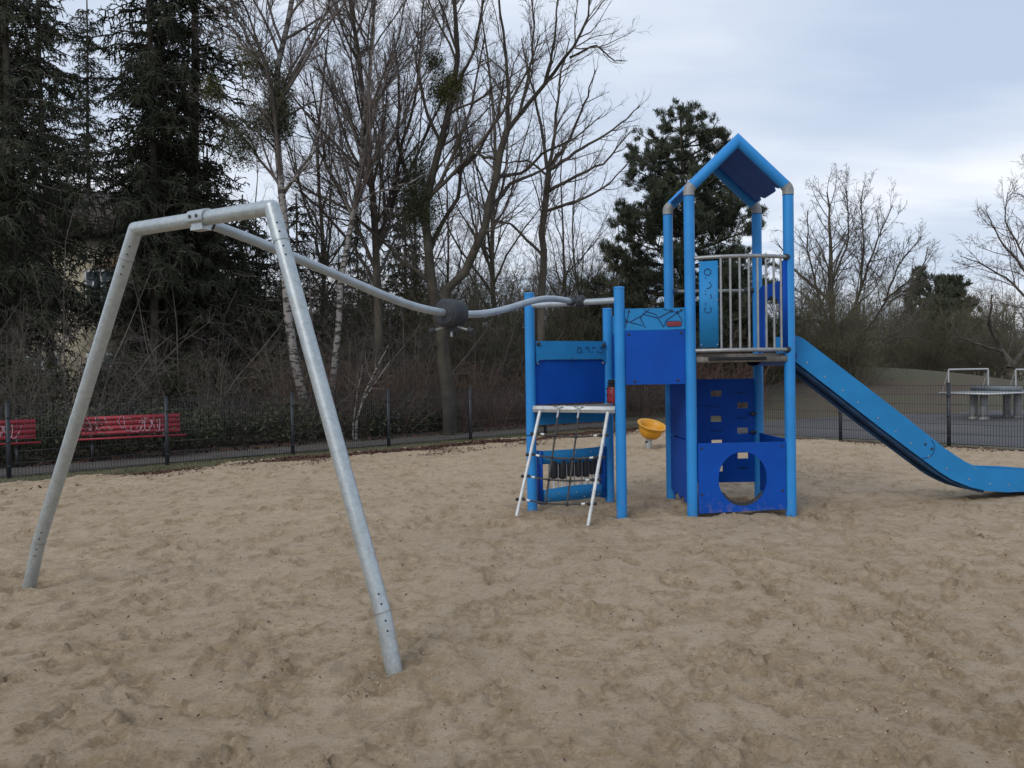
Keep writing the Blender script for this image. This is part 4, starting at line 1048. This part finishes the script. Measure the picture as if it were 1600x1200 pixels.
# --- the individual bare trees seen across the middle
Yb = 20.5
bare_tree('birch_tree', [
    (rooted([(482, 670), (470, 600), (459, 545), (448, 480), (442, 330), (436, 220), (431, 150), (440, 80), (452, 20), (460, -60), (470, -160)], Yb), .125, .045, .45),
    (px_line([(433, 165), (462, 110), (490, 60), (515, 5), (530, -70)], Yb, .4), .06, .02, .15),
    (px_line([(432, 150), (400, 90), (372, 30), (345, -40)], Yb, .5), .055, .02, .15),
    (px_line([(437, 240), (415, 215), (380, 190), (340, 150)], Yb, .4), .035, .012, .15),
    (px_line([(440, 300), (480, 260), (505, 190), (520, 110)], Yb, -.5), .03, .012, .15)], 21,
    'leaning white birch with green mistletoe clumps, crossing behind the frame’s right-hand leg', trunkmat='birch', twigmat='twig_grey', per=(3.0, 5, 10, 13), lf=(.42, .52, .5, .6), up=.02, droop=.06, ang=38,
    extra=[('mistletoe', 'mistle', [(P(398, 95, Yb-.2), (.50, .5, .6), 700, .07), (P(332, 140, Yb), (.32, .3, .4), 350, .07)]), ('ivy', 'ivy', [(P(436, 165, Yb), (.45, .45, 1.1), 2600, .06), (P(420, 190, Yb), (.7, .6, .5), 1500, .06), (P(375, 225, Yb), (.7, .5, .7), 1200, .06)])])
Yb = 21.5
bare_tree('birch_tree', [
    (rooted([(512, 665), (520, 600), (528, 520), (530, 460), (540, 390), (549, 335), (560, 285), (570, 190), (578, 100), (582, 10), (588, -110)], Yb), .095, .028, .40),
    (px_line([(549, 335), (535, 300), (505, 250), (480, 200), (470, 140)], Yb, .4), .045, .012, .1),
    (px_line([(562, 280), (600, 240), (630, 190), (655, 120), (665, 30)], Yb, .5), .05, .012, .1),
    (px_line([(552, 320), (590, 300), (640, 285), (670, 270)], Yb, -.4), .04, .012, .1),
    (px_line([(572, 170), (550, 100), (520, 30), (500, -40)], Yb, .4), .035, .012, .1),
    (px_line([(566, 230), (600, 130), (625, 50), (640, -40)], Yb, -.3), .035, .012, .1)], 22,
    'slim white birch with peeling bark, left of the tall dark straight trunk', trunkmat='birch', twigmat='twig_grey', per=(3.0, 5, 10, 13), lf=(.44, .5, .5, .6), up=.06, ang=32)
bare_tree('small_birch', [
    (rooted([(556, 660), (565, 630), (577, 600), (590, 570), (606, 540)], 20.2), .035, .008, .4),
    (rooted([(552, 660), (558, 620), (566, 570)], 20.2), .03, .008, .4), (px_line([(565, 630), (585, 600), (612, 560)], 20.2), .02, .006, .3)], 23,
    'little forked birch sapling with pale bark just behind the fence', trunkmat='birch', twigmat='twig_grey', per=(3, 3, 4, 5), lev=3, up=.05)
Yb = 23
bare_tree('tall_tree', [
    (rooted([(596, 650), (592, 560), (589, 450), (583, 340), (576, 240), (563, 130), (550, 20), (540, -90)], Yb), .14, .04, .3),
    (px_line([(586, 380), (615, 320), (625, 240), (650, 150), (660, 50), (665, -40)], Yb, .5), .06, .015, .1),
    (px_line([(590, 450), (550, 380), (505, 330), (470, 300), (450, 235)], Yb, .6), .06, .015, .1),
    (px_line([(580, 290), (545, 230), (520, 150), (505, 60)], Yb, .4), .05, .012, .1)], 24,
    'tall dark straight trunked bare tree between the white birch and the ivy-clad tree', per=(2.6, 4.8, 9, 10), lf=(.44, .5, .5, .6), up=.12, ang=32)
Yb = 22
bare_tree('ivy_tree', [
    (rooted([(705, 650), (695, 540), (678, 470), (667, 410), (663, 350), (668, 290), (690, 230), (708, 170), (716, 90), (710, 10), (702, -90)], Yb), .17, .035, .45),
    (px_line([(668, 400), (690, 350), (715, 310), (722, 250), (712, 190)], Yb, .3), .075, .025, .1),
    (px_line([(663, 350), (640, 290), (622, 220), (625, 140), (615, 50)], Yb, .5), .08, .015, .15),
    (px_line([(690, 230), (665, 170), (650, 100), (655, 20)], Yb, -.4), .05, .012, .1),
    (px_line([(712, 140), (740, 80), (755, 10), (770, -60)], Yb, .4), .05, .012, .1),
    (px_line([(716, 270), (750, 235), (778, 180), (790, 110)], Yb, .4), .06, .015, .1),
    (px_line([(672, 440), (620, 400), (570, 350), (520, 340)], Yb, .4), .06, .015, .1)], 25,
    'bare tree wrapped in dark ivy, with a round mistletoe ball high in its crown', trunkmat='bark_moss', per=(2.5, 4.8, 9, 10), lf=(.46, .5, .5, .6), up=.10, ang=38,
    extra=[('ivy', 'ivy', [(P(655, 300, Yb), (.42, .42, 1.25), 3200, .05), (P(672, 335, Yb), (.45, .4, .8), 1400, .05), (P(640, 330, Yb), (.4, .4, .7), 900, .05)]),
           ('mistletoe', 'mistle', [(P(698, 143, Yb), (.55, .5, .55), 2300, .055), (P(678, 98, Yb), (.36, .34, .34), 800, .05), (P(712, 128, Yb), (.3, .3, .3), 500, .05), (P(570, 80, Yb), (.3, .3, .2), 300, .05)])])
Yb = 21
bare_tree('leaning_tree', [
    (rooted([(700, 640), (688, 540), (690, 470), (731, 418), (754, 362), (768, 300), (780, 250), (792, 205)], Yb), .145, .085, .5),
    (px_line([(792, 205), (795, 140), (788, 60), (778, -20), (772, -100)], Yb, .3), .055, .014, .1),
    (px_line([(792, 205), (825, 165), (868, 110), (900, 70), (920, 20), (925, -60)], Yb, .4), .065, .012, .1),
    (px_line([(812, 178), (830, 100), (835, 30), (825, -40)], Yb, .4), .04, .012, .1),
    (px_line([(850, 135), (868, 60), (872, -30)], Yb, -.4), .04, .012, .1),
    (px_line([(890, 90), (930, 70), (960, 95), (980, 95)], Yb, -.4), .03, .008, .1),
    (px_line([(780, 250), (740, 240), (715, 262)], Yb, .3), .04, .02, .1),
    (px_line([(762, 330), (800, 285), (850, 265), (880, 235)], Yb, .3), .06, .02, .15),
    (px_line([(775, 275), (820, 270), (845, 240), (900, 215), (940, 180)], Yb, .6), .05, .012, .15)], 26,
    'big bare tree leaning right, its trunk forking high above the rail', trunkmat='bark_moss', per=(2.9, 4.8, 9, 10), lf=(.46, .5, .55, .6), up=.10, ang=36)
Yb = 24
bare_tree('fan_tree', [
    (rooted([(843, 640), (845, 540), (848, 430), (851, 340), (857, 270)], Yb), .12, .09, .7),
    (px_line([(857, 270), (845, 200), (828, 120), (815, 60)], Yb, .3), .06, .015, .1),
    (px_line([(857, 270), (868, 200), (875, 120), (890, 60)], Yb, .3), .06, .015, .1),
    (px_line([(858, 268), (890, 215), (915, 160), (930, 110)], Yb, .5), .06, .015, .1),
    (px_line([(858, 265), (905, 235), (955, 205), (1000, 165)], Yb, .4), .06, .012, .1),
    (px_line([(856, 300), (900, 275), (950, 250), (985, 205)], Yb, -.5), .055, .012, .1),
    (px_line([(852, 330), (900, 315), (950, 290), (985, 250)], Yb, -.4), .05, .012, .1),
    (px_line([(857, 275), (825, 250), (790, 255), (755, 240)], Yb, .4), .04, .012, .1),
    (px_line([(848, 400), (800, 350), (770, 345), (735, 300)], Yb, .4), .05, .012, .1)], 27,
    'bare tree with a fan-shaped crown spreading right, just left of the big dark pine', trunkmat='bark', per=(3.6, 5, 9, 10), lf=(.44, .5, .55, .6), up=.09, ang=34)

# right-hand trees
Yb = 40
bare_tree('broad_tree', [
    (rooted([(1300, 600), (1302, 560), (1300, 500), (1298, 420), (1297, 360), (1292, 300)], Yb), .22, .03, .2),
    (px_line([(1302, 545), (1330, 500), (1352, 430), (1372, 370), (1395, 320)], Yb, .8), .09, .02, .1),
    (px_line([(1305, 560), (1350, 520), (1385, 470), (1405, 410), (1440, 370)], Yb, .8), .085, .02, .1),
    (px_line([(1300, 520), (1275, 450), (1262, 390), (1262, 330)], Yb, .8), .07, .02, .1),
    (px_line([(1335, 530), (1380, 530), (1420, 505), (1445, 470)], Yb, -.8), .10, .02, .1),
    (px_line([(1310, 580), (1350, 545), (1395, 530), (1430, 525)], Yb, -.8), .10, .02, .1),
    (px_line([(1345, 450), (1350, 380), (1345, 320), (1350, 290)], Yb, -.8), .06, .015, .05),
    (px_line([(1380, 470), (1420, 440), (1445, 410), (1450, 385)], Yb, -.8), .06, .015, .05),
    (px_line([(1300, 440), (1325, 380), (1325, 320), (1320, 285)], Yb, .8), .06, .015, .05),
    (px_line([(1298, 470), (1240, 420), (1215, 380)], Yb, .8), .10, .02, .1)], 28,
    'broad bare tree with wide rounded crown behind the slide', per=(3.6, 4.2, 6.5, 8), lf=(.42, .55, .55, .6), up=.07, ang=38, rmin=.008)
Yb = 38
bare_tree('edge_tree', [
    (rooted([(1622, 600), (1628, 540), (1640, 470), (1650, 380)], Yb), .24, .07, .3),
    (px_line([(1636, 480), (1600, 420), (1560, 370), (1540, 330)], Yb, .6), .08, .015, .1),
    (px_line([(1640, 460), (1600, 400), (1570, 345), (1575, 300)], Yb, -.6), .07, .015, .1),
    (px_line([(1632, 500), (1580, 440), (1530, 410), (1500, 400)], Yb, .6), .07, .015, .1),
    (px_line([(1645, 430), (1620, 360), (1605, 300), (1610, 260)], Yb, .6), .11, .02, .1)], 29,
    'large bare tree reaching in over the right edge of the photo', per=(2.6, 4.0, 6.5, 8), lf=(.46, .55, .55, .6), up=.05, ang=38, rmin=.008, twigmat='twig_grey')
Yb = 42
bare_tree('forked_tree', [
    (rooted([(1580, 600), (1580, 570)], Yb), .26, .22, .9),
    (px_line([(1580, 572), (1562, 540), (1545, 510), (1550, 460)], Yb, .6), .16, .03, .1),
    (px_line([(1581, 572), (1600, 545), (1618, 500)], Yb, .6), .16, .03, .1),
    (px_line([(1568, 550), (1520, 535), (1490, 525)], Yb, .6), .08, .02, .1)], 30,
    'dark low tree forking into a V above the table tennis table', per=(2.8, 3.4, 5, 6), lf=(.50, .5, .55, .6), up=.08, ang=40, rmin=.007)
# --- pines
def pine(name, base, H, half_w, z0, label, seed, ntuft=11, dens=1.0, lean=0, tuft=.26):
    rng = np.random.RandomState(seed); tr, cr = MB(), MB()
    K = 14; zz = np.linspace(-.1, H*.97, K); tk = np.stack([np.sin(zz*.25)*.12+lean*zz, np.cos(zz*.3)*.1, zz], 1)
    tubes(tr, tk[None], np.linspace(H*.018, .04, K)[None], 9)
    pads = []
    z = z0
    while z < H*.98:
        f = (z-z0)/(H-z0)
        w_ = half_w(f)
        n_ = 6 if f < .8 else 5
        a0 = rng.uniform(0, 6.28)
        for i in range(n_):
            a = a0+2*PI*i/n_+rng.uniform(-.35, .35); Ln = w_*rng.uniform(.60, 1.10)
            s0_ = np.array([np.interp(z, zz, tk[:, 0]), np.interp(z, zz, tk[:, 1]), z])
            dd = np.array([math.cos(a), math.sin(a), 0]); K2 = 6; ts = np.linspace(0, 1, K2)
            pl = s0_+dd*Ln*ts[:, None]+np.array([0, 0, 1])*(Ln*(.10*ts+.22*ts**2*(f+.3)))[:, None]+rng.normal(size=(K2, 3))*.05*ts[:, None]
            pads.append(pl)
        z += rng.uniform(.38, .62)*(H/11)
    A = np.stack(pads); L_ = np.linalg.norm(A[:, -1]-A[:, 0], axis=1)
    R = (L_*.018+.012)[:, None]*np.linspace(1, .3, 6)[None]; tubes(tr, A, R, 5)
    B, RB = kids(A, R, 2.6*dens, .30, 48, .36, 4, .12, .12, .55, rng, lmin=.22, lmax=1.4, rmin=.009, flat=.55); tubes(tr, B, RB, 3)
    C2, RC = kids(B, RB, 4.0*dens, .2, 45, .6, 3, .2, .15, .6, rng, lmin=.16, lmax=.5, rmin=.006); tubes(tr, C2, RC, 3)
    tips = np.concatenate([A[:, -1], B[:, -1], B[:, 2], C2[:, -1], C2[:, 1]]); dirs = nrm(np.concatenate([A[:, -1]-A[:, -2], B[:, -1]-B[:, -2], B[:, -1]-B[:, -2], C2[:, -1]-C2[:, -2], C2[:, -1]-C2[:, -2]])+np.array([0, 0, .45]))
    n = len(tips); k = ntuft
    d_ = nrm(np.repeat(dirs, k, 0)+rng.normal(size=(n*k, 3))*.62); p = np.repeat(tips, k, 0)+rng.normal(size=(n*k, 3))*.03
    ln = tuft*rng.uniform(.6, 1.2, n*k)[:, None]; sd_ = nrm(np.cross(d_, rng.normal(size=d_.shape)))*tuft*.06
    v = np.stack([p-sd_*.6, p+sd_*.6, p+d_*ln*.7+sd_, p+d_*ln, p+d_*ln*.7-sd_], 1)
    cr.add(v.reshape(-1, 3), np.arange(5*n*k).reshape(-1, 5))
    o = empty(name, tuple(base), label, 'tree')
    child(o, 'trunk', tr.mesh('trunk', 'bark', angle=180)); child(o, 'crown', cr.mesh('crown', 'pine', smooth=False))
    return o
pb = P(1066, 600, 32); pb[2] = GZ
pine('pine_tree', pb, 11.75, lambda f: 3.75*(1-f)**.55+.15, 2.0, 'big dark pine with upturned tufts rising behind the blue tower', 41, dens=3.2, tuft=.15, ntuft=14)
pb = P(1435, 600, 58); pb[2] = GZ
pine('pine_tree', pb, P(1435, 415, 58)[2], lambda f: 1.75*(1-f)**.75+.1, 2.0, 'smaller pointed conifer standing left of its twin beyond the mound', 42, tuft=.4, ntuft=8, dens=1.5)
pb = P(1482, 600, 54); pb[2] = GZ
pine('pine_tree', pb, P(1482, 432, 54)[2], lambda f: 1.9*(1-f)**.45+.15, 1.5, 'dense round-topped conifer standing right of its pointed neighbour beyond the mound', 43, tuft=.4, ntuft=9, dens=1.8)

# --- spruces
def spruce_meshes(H, W, seed):
    rng = np.random.RandomState(seed); tr, cr = MB(), MB()
    zz = np.linspace(-.2, H, 16); tk = np.stack([.08*np.sin(zz*.4), .06*np.cos(zz*.5), zz], 1); tubes(tr, tk[None], np.linspace(H*.0095, .03, 16)[None], 9)
    bl = []; z = .9 if H < 10 else 3.3
    while z < H*.98:
        f = z/H; w_ = W*(1-f)**.55*(.85 if f < .1 else 1)+.15
        for i in range(6):
            a = rng.uniform(0, 2*PI); Ln = w_*rng.uniform(.55, 1.15); ts = np.linspace(0, 1, 7)
            dd = np.array([math.cos(a), math.sin(a), 0])
            bl.append(np.array([0, 0, z])+dd*Ln*ts[:, None]+np.array([0, 0, 1])*(Ln*(.18*ts-.62*ts**2+.30*ts**3.5))[:, None]+rng.normal(size=(7, 3))*.03)
        z += rng.uniform(.26, .40)
    A = np.stack(bl); L_ = np.linalg.norm(A[:, -1]-A[:, 0], axis=1); R = (.010+.008*L_)[:, None]*np.linspace(1, .5, 7)[None]
    tubes(tr, A, R, 4)
    B, RB = kids(A, R, 11.0, .06, 60, .30, 5, -.34, .10, 3, rng, lmin=.25, lmax=.95, rmin=.022, flat=.6, shape=.35, taper=.4)
    RB = np.clip(RB, .012, .030); tubes(cr, B, RB, 3)
    C2, RC = kids(B, RB, 11.0, .1, 45, .45, 3, -.25, .15, 1, rng, lmin=.12, lmax=.35, rmin=.016, shape=.3, taper=.35)
    tubes(cr, C2, np.clip(RC, .007, .022), 3)
    return tr.mesh('trunk', 'bark', angle=180), cr.mesh('crown', 'needle', smooth=False)
sm = [spruce_meshes(18, 2.9, 51), spruce_meshes(20, 2.6, 52), spruce_meshes(8.5, 2.2, 53)]
sp_list = [(25, 19.5, 0, 1, 'tall dark spruce nearest the left edge of the photo, behind the cut-off bench'), (78, 26, 1, .95, 'dark spruce standing back left of the house glimpse'),
           (246, 22, 0, 1.0, 'tall drooping dark spruce rising above the left corner of the steel frame'), (312, 23.5, 1, 1.0, 'tall dark spruce rightmost in the row, left of the leaning birch'),
           (-75, 21, 1, 1.0, 'spruce mostly beyond the left edge of the photo'), 
           (148, 43, 1, 1.05, 'distant dark spruce rising behind the house roof'),
           (270, 29, 0, .9, 'dark spruce behind and between the two tall ones left of the leaning birch'), (15, 31, 0, .9, 'dark spruce set back behind the leftmost tall one'),
           (385, 30, 2, .95, 'low dark spruce just left of the leaning birch trunk, behind the thicket'), (470, 32, 2, 1.0, 'low dark spruce between the two white birch trunks'),
           (560, 33, 2, .9, 'low dark spruce behind the slim white birch'), (635, 31, 2, 1.0, 'low dark spruce left of the ivy-clad trunk'), (330, 27, 2, 1.05, 'low dark spruce seen behind the steel frame top bar'), (250, 25.5, 2, .75, 'low drooping spruce in the thicket behind the right end of the full bench'), (410, 25, 2, .7, 'low drooping spruce in the thicket behind the frame’s right-hand leg'), (20, 24, 2, .8, 'low drooping spruce in the thicket behind the cut-off bench')]
for i, (px, Y_, k, s_, lab) in enumerate(sp_list):
    p = P(px, 600, Y_); o = empty('spruce_tree', (p[0], p[1], GZ), lab, 'tree', 'dark spruces of the wood'); o.rotation_euler = (0, 0, i*1.3); sxy = s_*(.78 if i in (0, 1, 2) else 1); o.scale = (sxy, sxy, s_)
    child(o, 'trunk', sm[k][0]); child(o, 'crown', sm[k][1])

# --- thicket shrubs and background wood
def shrub_meshes(seed, H, W, n, twigm, per=(4.5, 6.0, 7.5), up=.05, rm=.004):
    rng = np.random.RandomState(seed); tr, cr = MB(), MB()
    a = rng.uniform(0, 2*PI, n); rad = rng.rand(n)**.7; K = 7; ts = np.linspace(0, 1, K)
    h = H*(1-.45*rad**2)*rng.uniform(.6, 1.1, n); dd = np.stack([np.cos(a), np.sin(a), np.zeros(n)], 1)
    b0 = dd*(rad*W*.25)[:, None]
    A = b0[:, None]+dd[:, None]*(rad*W*.8)[:, None, None]*(ts**1.3)[None, :, None]+np.array([0, 0, 1.0])*(h[:, None]*ts[None])[:, :, None]+np.cumsum(rng.normal(size=(n, K, 3)), 1)*H*.022*ts[None, :, None]
    R = (.008+.008*rng.rand(n)*H/3)[:, None]*np.linspace(1, .3, K)[None]; tubes(tr, A, R, 5)
    B, RB = kids(A, R, per[0], .12, 48, .46, 6, up*.3, .24, .6, rng, lmin=.3, rmin=rm, thin=.009); tubes(cr, B, RB, 3)
    C2, RC = kids(B, RB, per[1], .1, 50, .5, 4, 0, .24, .6, rng, lmin=.15, rmin=rm*.8, thin=.009); tubes(cr, C2, RC, 3)
    D2, RD_ = kids(C2, RC, per[2], .1, 45, .5, 3, 0, .16, .6, rng, lmin=.10, rmin=rm*.7); tubes(cr, D2, RD_, 3)
    return tr.mesh('stems', twigm, angle=180), cr.mesh('twigs', twigm, smooth=False)
shr = {'red': shrub_meshes(61, 2.3, 1.5, 24, 'twig_red'), 'brown': shrub_meshes(62, 3.4, 2.4, 16, 'twig', (4, 5, 6)), 'grey': shrub_meshes(63, 4.6, 3.0, 13, 'twig_grey', (3.5, 4.5, 6)), 'olive': shrub_meshes(64, 6.0, 2.8, 26, 'twig_olive', (3.5, 4.5, 5.5), rm=.006)}
def put(kind, name, x, y, rz, s_, label, group, z=GZ, sz=1):
    pxx = 800+x/y*FPX
    if kind in ('brown', 'grey', 'olive') and 100 < pxx < 205 and y < 33 and int(abs(x)*100) % 4: return
    o = empty(name, (x, y, z), label, 'shrub', group); o.rotation_euler = (0, 0, rz); o.scale = (s_, s_, s_*sz)
    child(o, 'stems', shr[kind][0]); child(o, 'twigs', shr[kind][1]); return o
rr = np.random.RandomState(77)
for i in range(20):   # behind the path, red-brown stretch
    s_ = 6.2+i*.52+rr.uniform(-.2, .2); d_ = 2.6+(i % 3)*.9+rr.uniform(-.2, .2); p = A0+AD*s_+AN*d_
    put('red', 'red_twig_shrub', p[0], p[1], rr.uniform(0, 6), rr.uniform(.8, 1.1), 'reddish brown bare shrub in the hedge left of the blue platform, behind the path', 'reddish shrubs behind the path')
for i in range(26):
    s_ = -5+i*.62+rr.uniform(-.2, .2); d_ = 3.0+(i % 3)*1.1+rr.uniform(-.3, .3); p = A0+AD*s_+AN*d_
    put('brown', 'bare_shrub', p[0], p[1], rr.uniform(0, 6), rr.uniform(.75, 1.1), 'brown many-stemmed bare shrub in the thicket behind the benches and path', 'brown shrubs of the thicket')
for i in range(20):
    s_ = -4+i*1.0+rr.uniform(-.3, .3); d_ = 5.5+(i % 3)*2+rr.uniform(-.5, .5); p = A0+AD*s_+AN*d_
    put('grey', 'tall_bare_shrub', p[0], p[1], rr.uniform(0, 6), rr.uniform(.8, 1.15), 'tall greyish bare shrub deeper in the thicket among the trunks', 'tall shrubs of the thicket')
for i in range(34):   # behind tower and right wood edge
    px = 880+i*22+rr.uniform(-8, 8); Y_ = 34+rr.uniform(0, 10)+(12 if px > 1340 else 0); p = P(px, 600, Y_)
    put('olive', 'olive_shrub', p[0], p[1], rr.uniform(0, 6), rr.uniform(.85, 1.15), 'olive brown bare thicket shrub beyond the grass mound and court', 'olive shrubs beyond the mound', z=.2)
for i in range(12):
    px = 955+i*27+rr.uniform(-8, 8); Y_ = 27.5+rr.uniform(0, 3); p = P(px, 600, Y_)
    if px > 1190: p = P(px, 600, 50)
    put('red', 'red_twig_shrub', p[0], p[1], rr.uniform(0, 6), rr.uniform(1.1, 1.5), 'reddish brown bare shrub low behind the blue tower', 'reddish shrubs behind the tower')

for i in range(26):
    px = 340+i*25+rr.uniform(-10, 10); Y_ = rr.uniform(28, 38); p = P(px, 600, Y_)
    put('olive', 'olive_shrub', p[0], p[1], rr.uniform(0, 6), rr.uniform(.8, 1.15), 'tall olive brown bare thicket shrub in the wood behind the path', 'olive shrubs of the wood')
# evergreen understorey
def ev_mesh(seed, W, H, n):
    rng = np.random.RandomState(seed); mb = MB()
    for k in range(9): leafcloud(mb, (rng.uniform(-W, W)*.6, rng.uniform(-W, W)*.5, H*rng.uniform(.25, .75)), (W*.45, W*.4, H*.35), n//9, .05, rng, .2, .45)
    st = MB()
    for k in range(6): st.tube([(0, 0, -.05), (rng.uniform(-.3, .3)*W, rng.uniform(-.3, .3)*W, H*.4), (rng.uniform(-.6, .6)*W, rng.uniform(-.5, .5)*W, H*.8)], [.02, .014, .006], 6)
    return st.mesh('stems', 'bark'), mb.mesh('foliage', 'ivy', smooth=False)
evm = [ev_mesh(71, 1.3, 1.1, 2600), ev_mesh(72, 1.6, 2.4, 4200)]
for i in range(18):
    k = 0 if i < 11 else 1
    if i in (11, 12, 13): continue
    s_ = (-4+i*1.5) if k == 0 else (-5+(i-11)*2.1); d_ = (2.9 if k == 0 else 6.0)+rr.uniform(-.3, .6); p = A0+AD*s_+AN*d_
    o = empty('evergreen_shrub', (p[0], p[1], GZ), ('low dark green leafy shrub at the foot of the thicket behind the path' if k == 0 else 'taller dark green leafy shrub within the thicket'), 'shrub', 'low evergreens behind the path' if k == 0 else 'taller evergreens in the thicket')
    o.rotation_euler = (0, 0, i*1.1); child(o, 'stems', evm[k][0]); child(o, 'foliage', evm[k][1])

# background trees, instanced
def gen_tree_mesh(seed, H, twigm, per=(2.4, 3.4, 5.0, 5.5), rmin=.0055, up=.10):
    rng = np.random.RandomState(seed); tr, cr = MB(), MB()
    K = 12; zz = np.linspace(-.1, H, K); q = np.stack([np.cumsum(rng.normal(size=K))*.10, np.cumsum(rng.normal(size=K))*.10, zz], 1)[None]; q[0, 0, :2] = 0
    r = np.linspace(H*.0075, .015, K)[None]; tubes(tr, q, r, 7)
    A, R = kids(q, r, per[0], .22, 38, .36, 8, up, .10, .6, rng, lmin=1, rmin=.012, thin=.011); tubes(tr, A, R, 5)
    B, RB = kids(A, R, per[1], .15, 42, .45, 6, up, .13, .6, rng, lmin=.5, rmin=rmin*1.2, thin=.009); tubes(cr, B, RB, 3)
    C2, RC = kids(B, RB, per[2], .1, 42, .5, 4, up*.5, .15, .6, rng, lmin=.3, rmin=rmin); tubes(cr, C2, RC, 3)
    D2, RD_ = kids(C2, RC, per[3], .1, 42, .55, 3, 0, .15, .6, rng, lmin=.2, rmin=rmin*.8, thin=.009); tubes(cr, D2, RD_, 3)
    return tr.mesh('trunk', 'bark', angle=180), cr.mesh('crown', twigm, smooth=False)
gt = [gen_tree_mesh(81, 11, 'twig'), gen_tree_mesh(82, 13, 'twig_grey'), gen_tree_mesh(83, 9, 'twig_olive')]
def put_tree(k, px, Y_, s_, rz, label, group):
    if 45 < px < 228: return
    p = P(px, 600, Y_); o = empty('bare_tree', (p[0], p[1], GZ), label, 'tree', group); o.rotation_euler = (0, 0, rz); o.scale = (s_,)*3
    child(o, 'trunk', gt[k][0]); child(o, 'crown', gt[k][1])
for i in range(26):   # left & centre, 27-42 m
    px = -40+i*40+rr.uniform(-15, 15); put_tree(i % 2, px, rr.uniform(26, 40), rr.uniform(1.05, 1.3) if (i % 4 == 1 and 380 < px < 840) else rr.uniform(.65, .9), rr.uniform(0, 6), 'slender bare tree in the wood behind the thicket, left of the pine', 'bare trees of the wood behind the path')
for i in range(24):   # right
    px = 880+i*34+rr.uniform(-12, 12); Y_ = rr.uniform(52, 75); put_tree((2, 0, 1)[i % 3], px, Y_, rr.uniform(.55, .85), rr.uniform(0, 6), 'bare tree in the distant wood edge beyond the mound', 'bare trees of the distant wood')
# far mass of woodland
mb = MB(); rng = np.random.RandomState(91)
n = 650; th = rng.uniform(-.75, .75, n); Yf = rng.uniform(48, 105, n); Xf = Yf*th; H = rng.uniform(5.5, 8.5, n)*(Yf/75)*np.where(th < .12, 1.15, .85)
K = 6; ts = np.linspace(0, 1, K); q = np.stack([Xf[:, None]+rng.normal(size=(n, K))*.25, np.repeat(Yf[:, None], K, 1), H[:, None]*ts[None]], -1); r = np.repeat((H*.013)[:, None], K, 1)*np.linspace(1, .3, K)
tubes(mb, q, r, 4)
A, R = kids(q, r, 3.2, .06, 45, .38, 5, .08, .12, .6, rng, lmin=.8, rmin=.022); tubes(mb, A, R, 3)
B, RB = kids(A, R, 4.0, .1, 45, .5, 3, .05, .15, .7, rng, lmin=.4, rmin=.018); tubes(mb, B, RB, 3)
o = mb.build('far_wood', 'twig', smooth=False); tag(o, 'far-off brown bare woodland closing the view behind everything', 'woodland', kind='stuff')
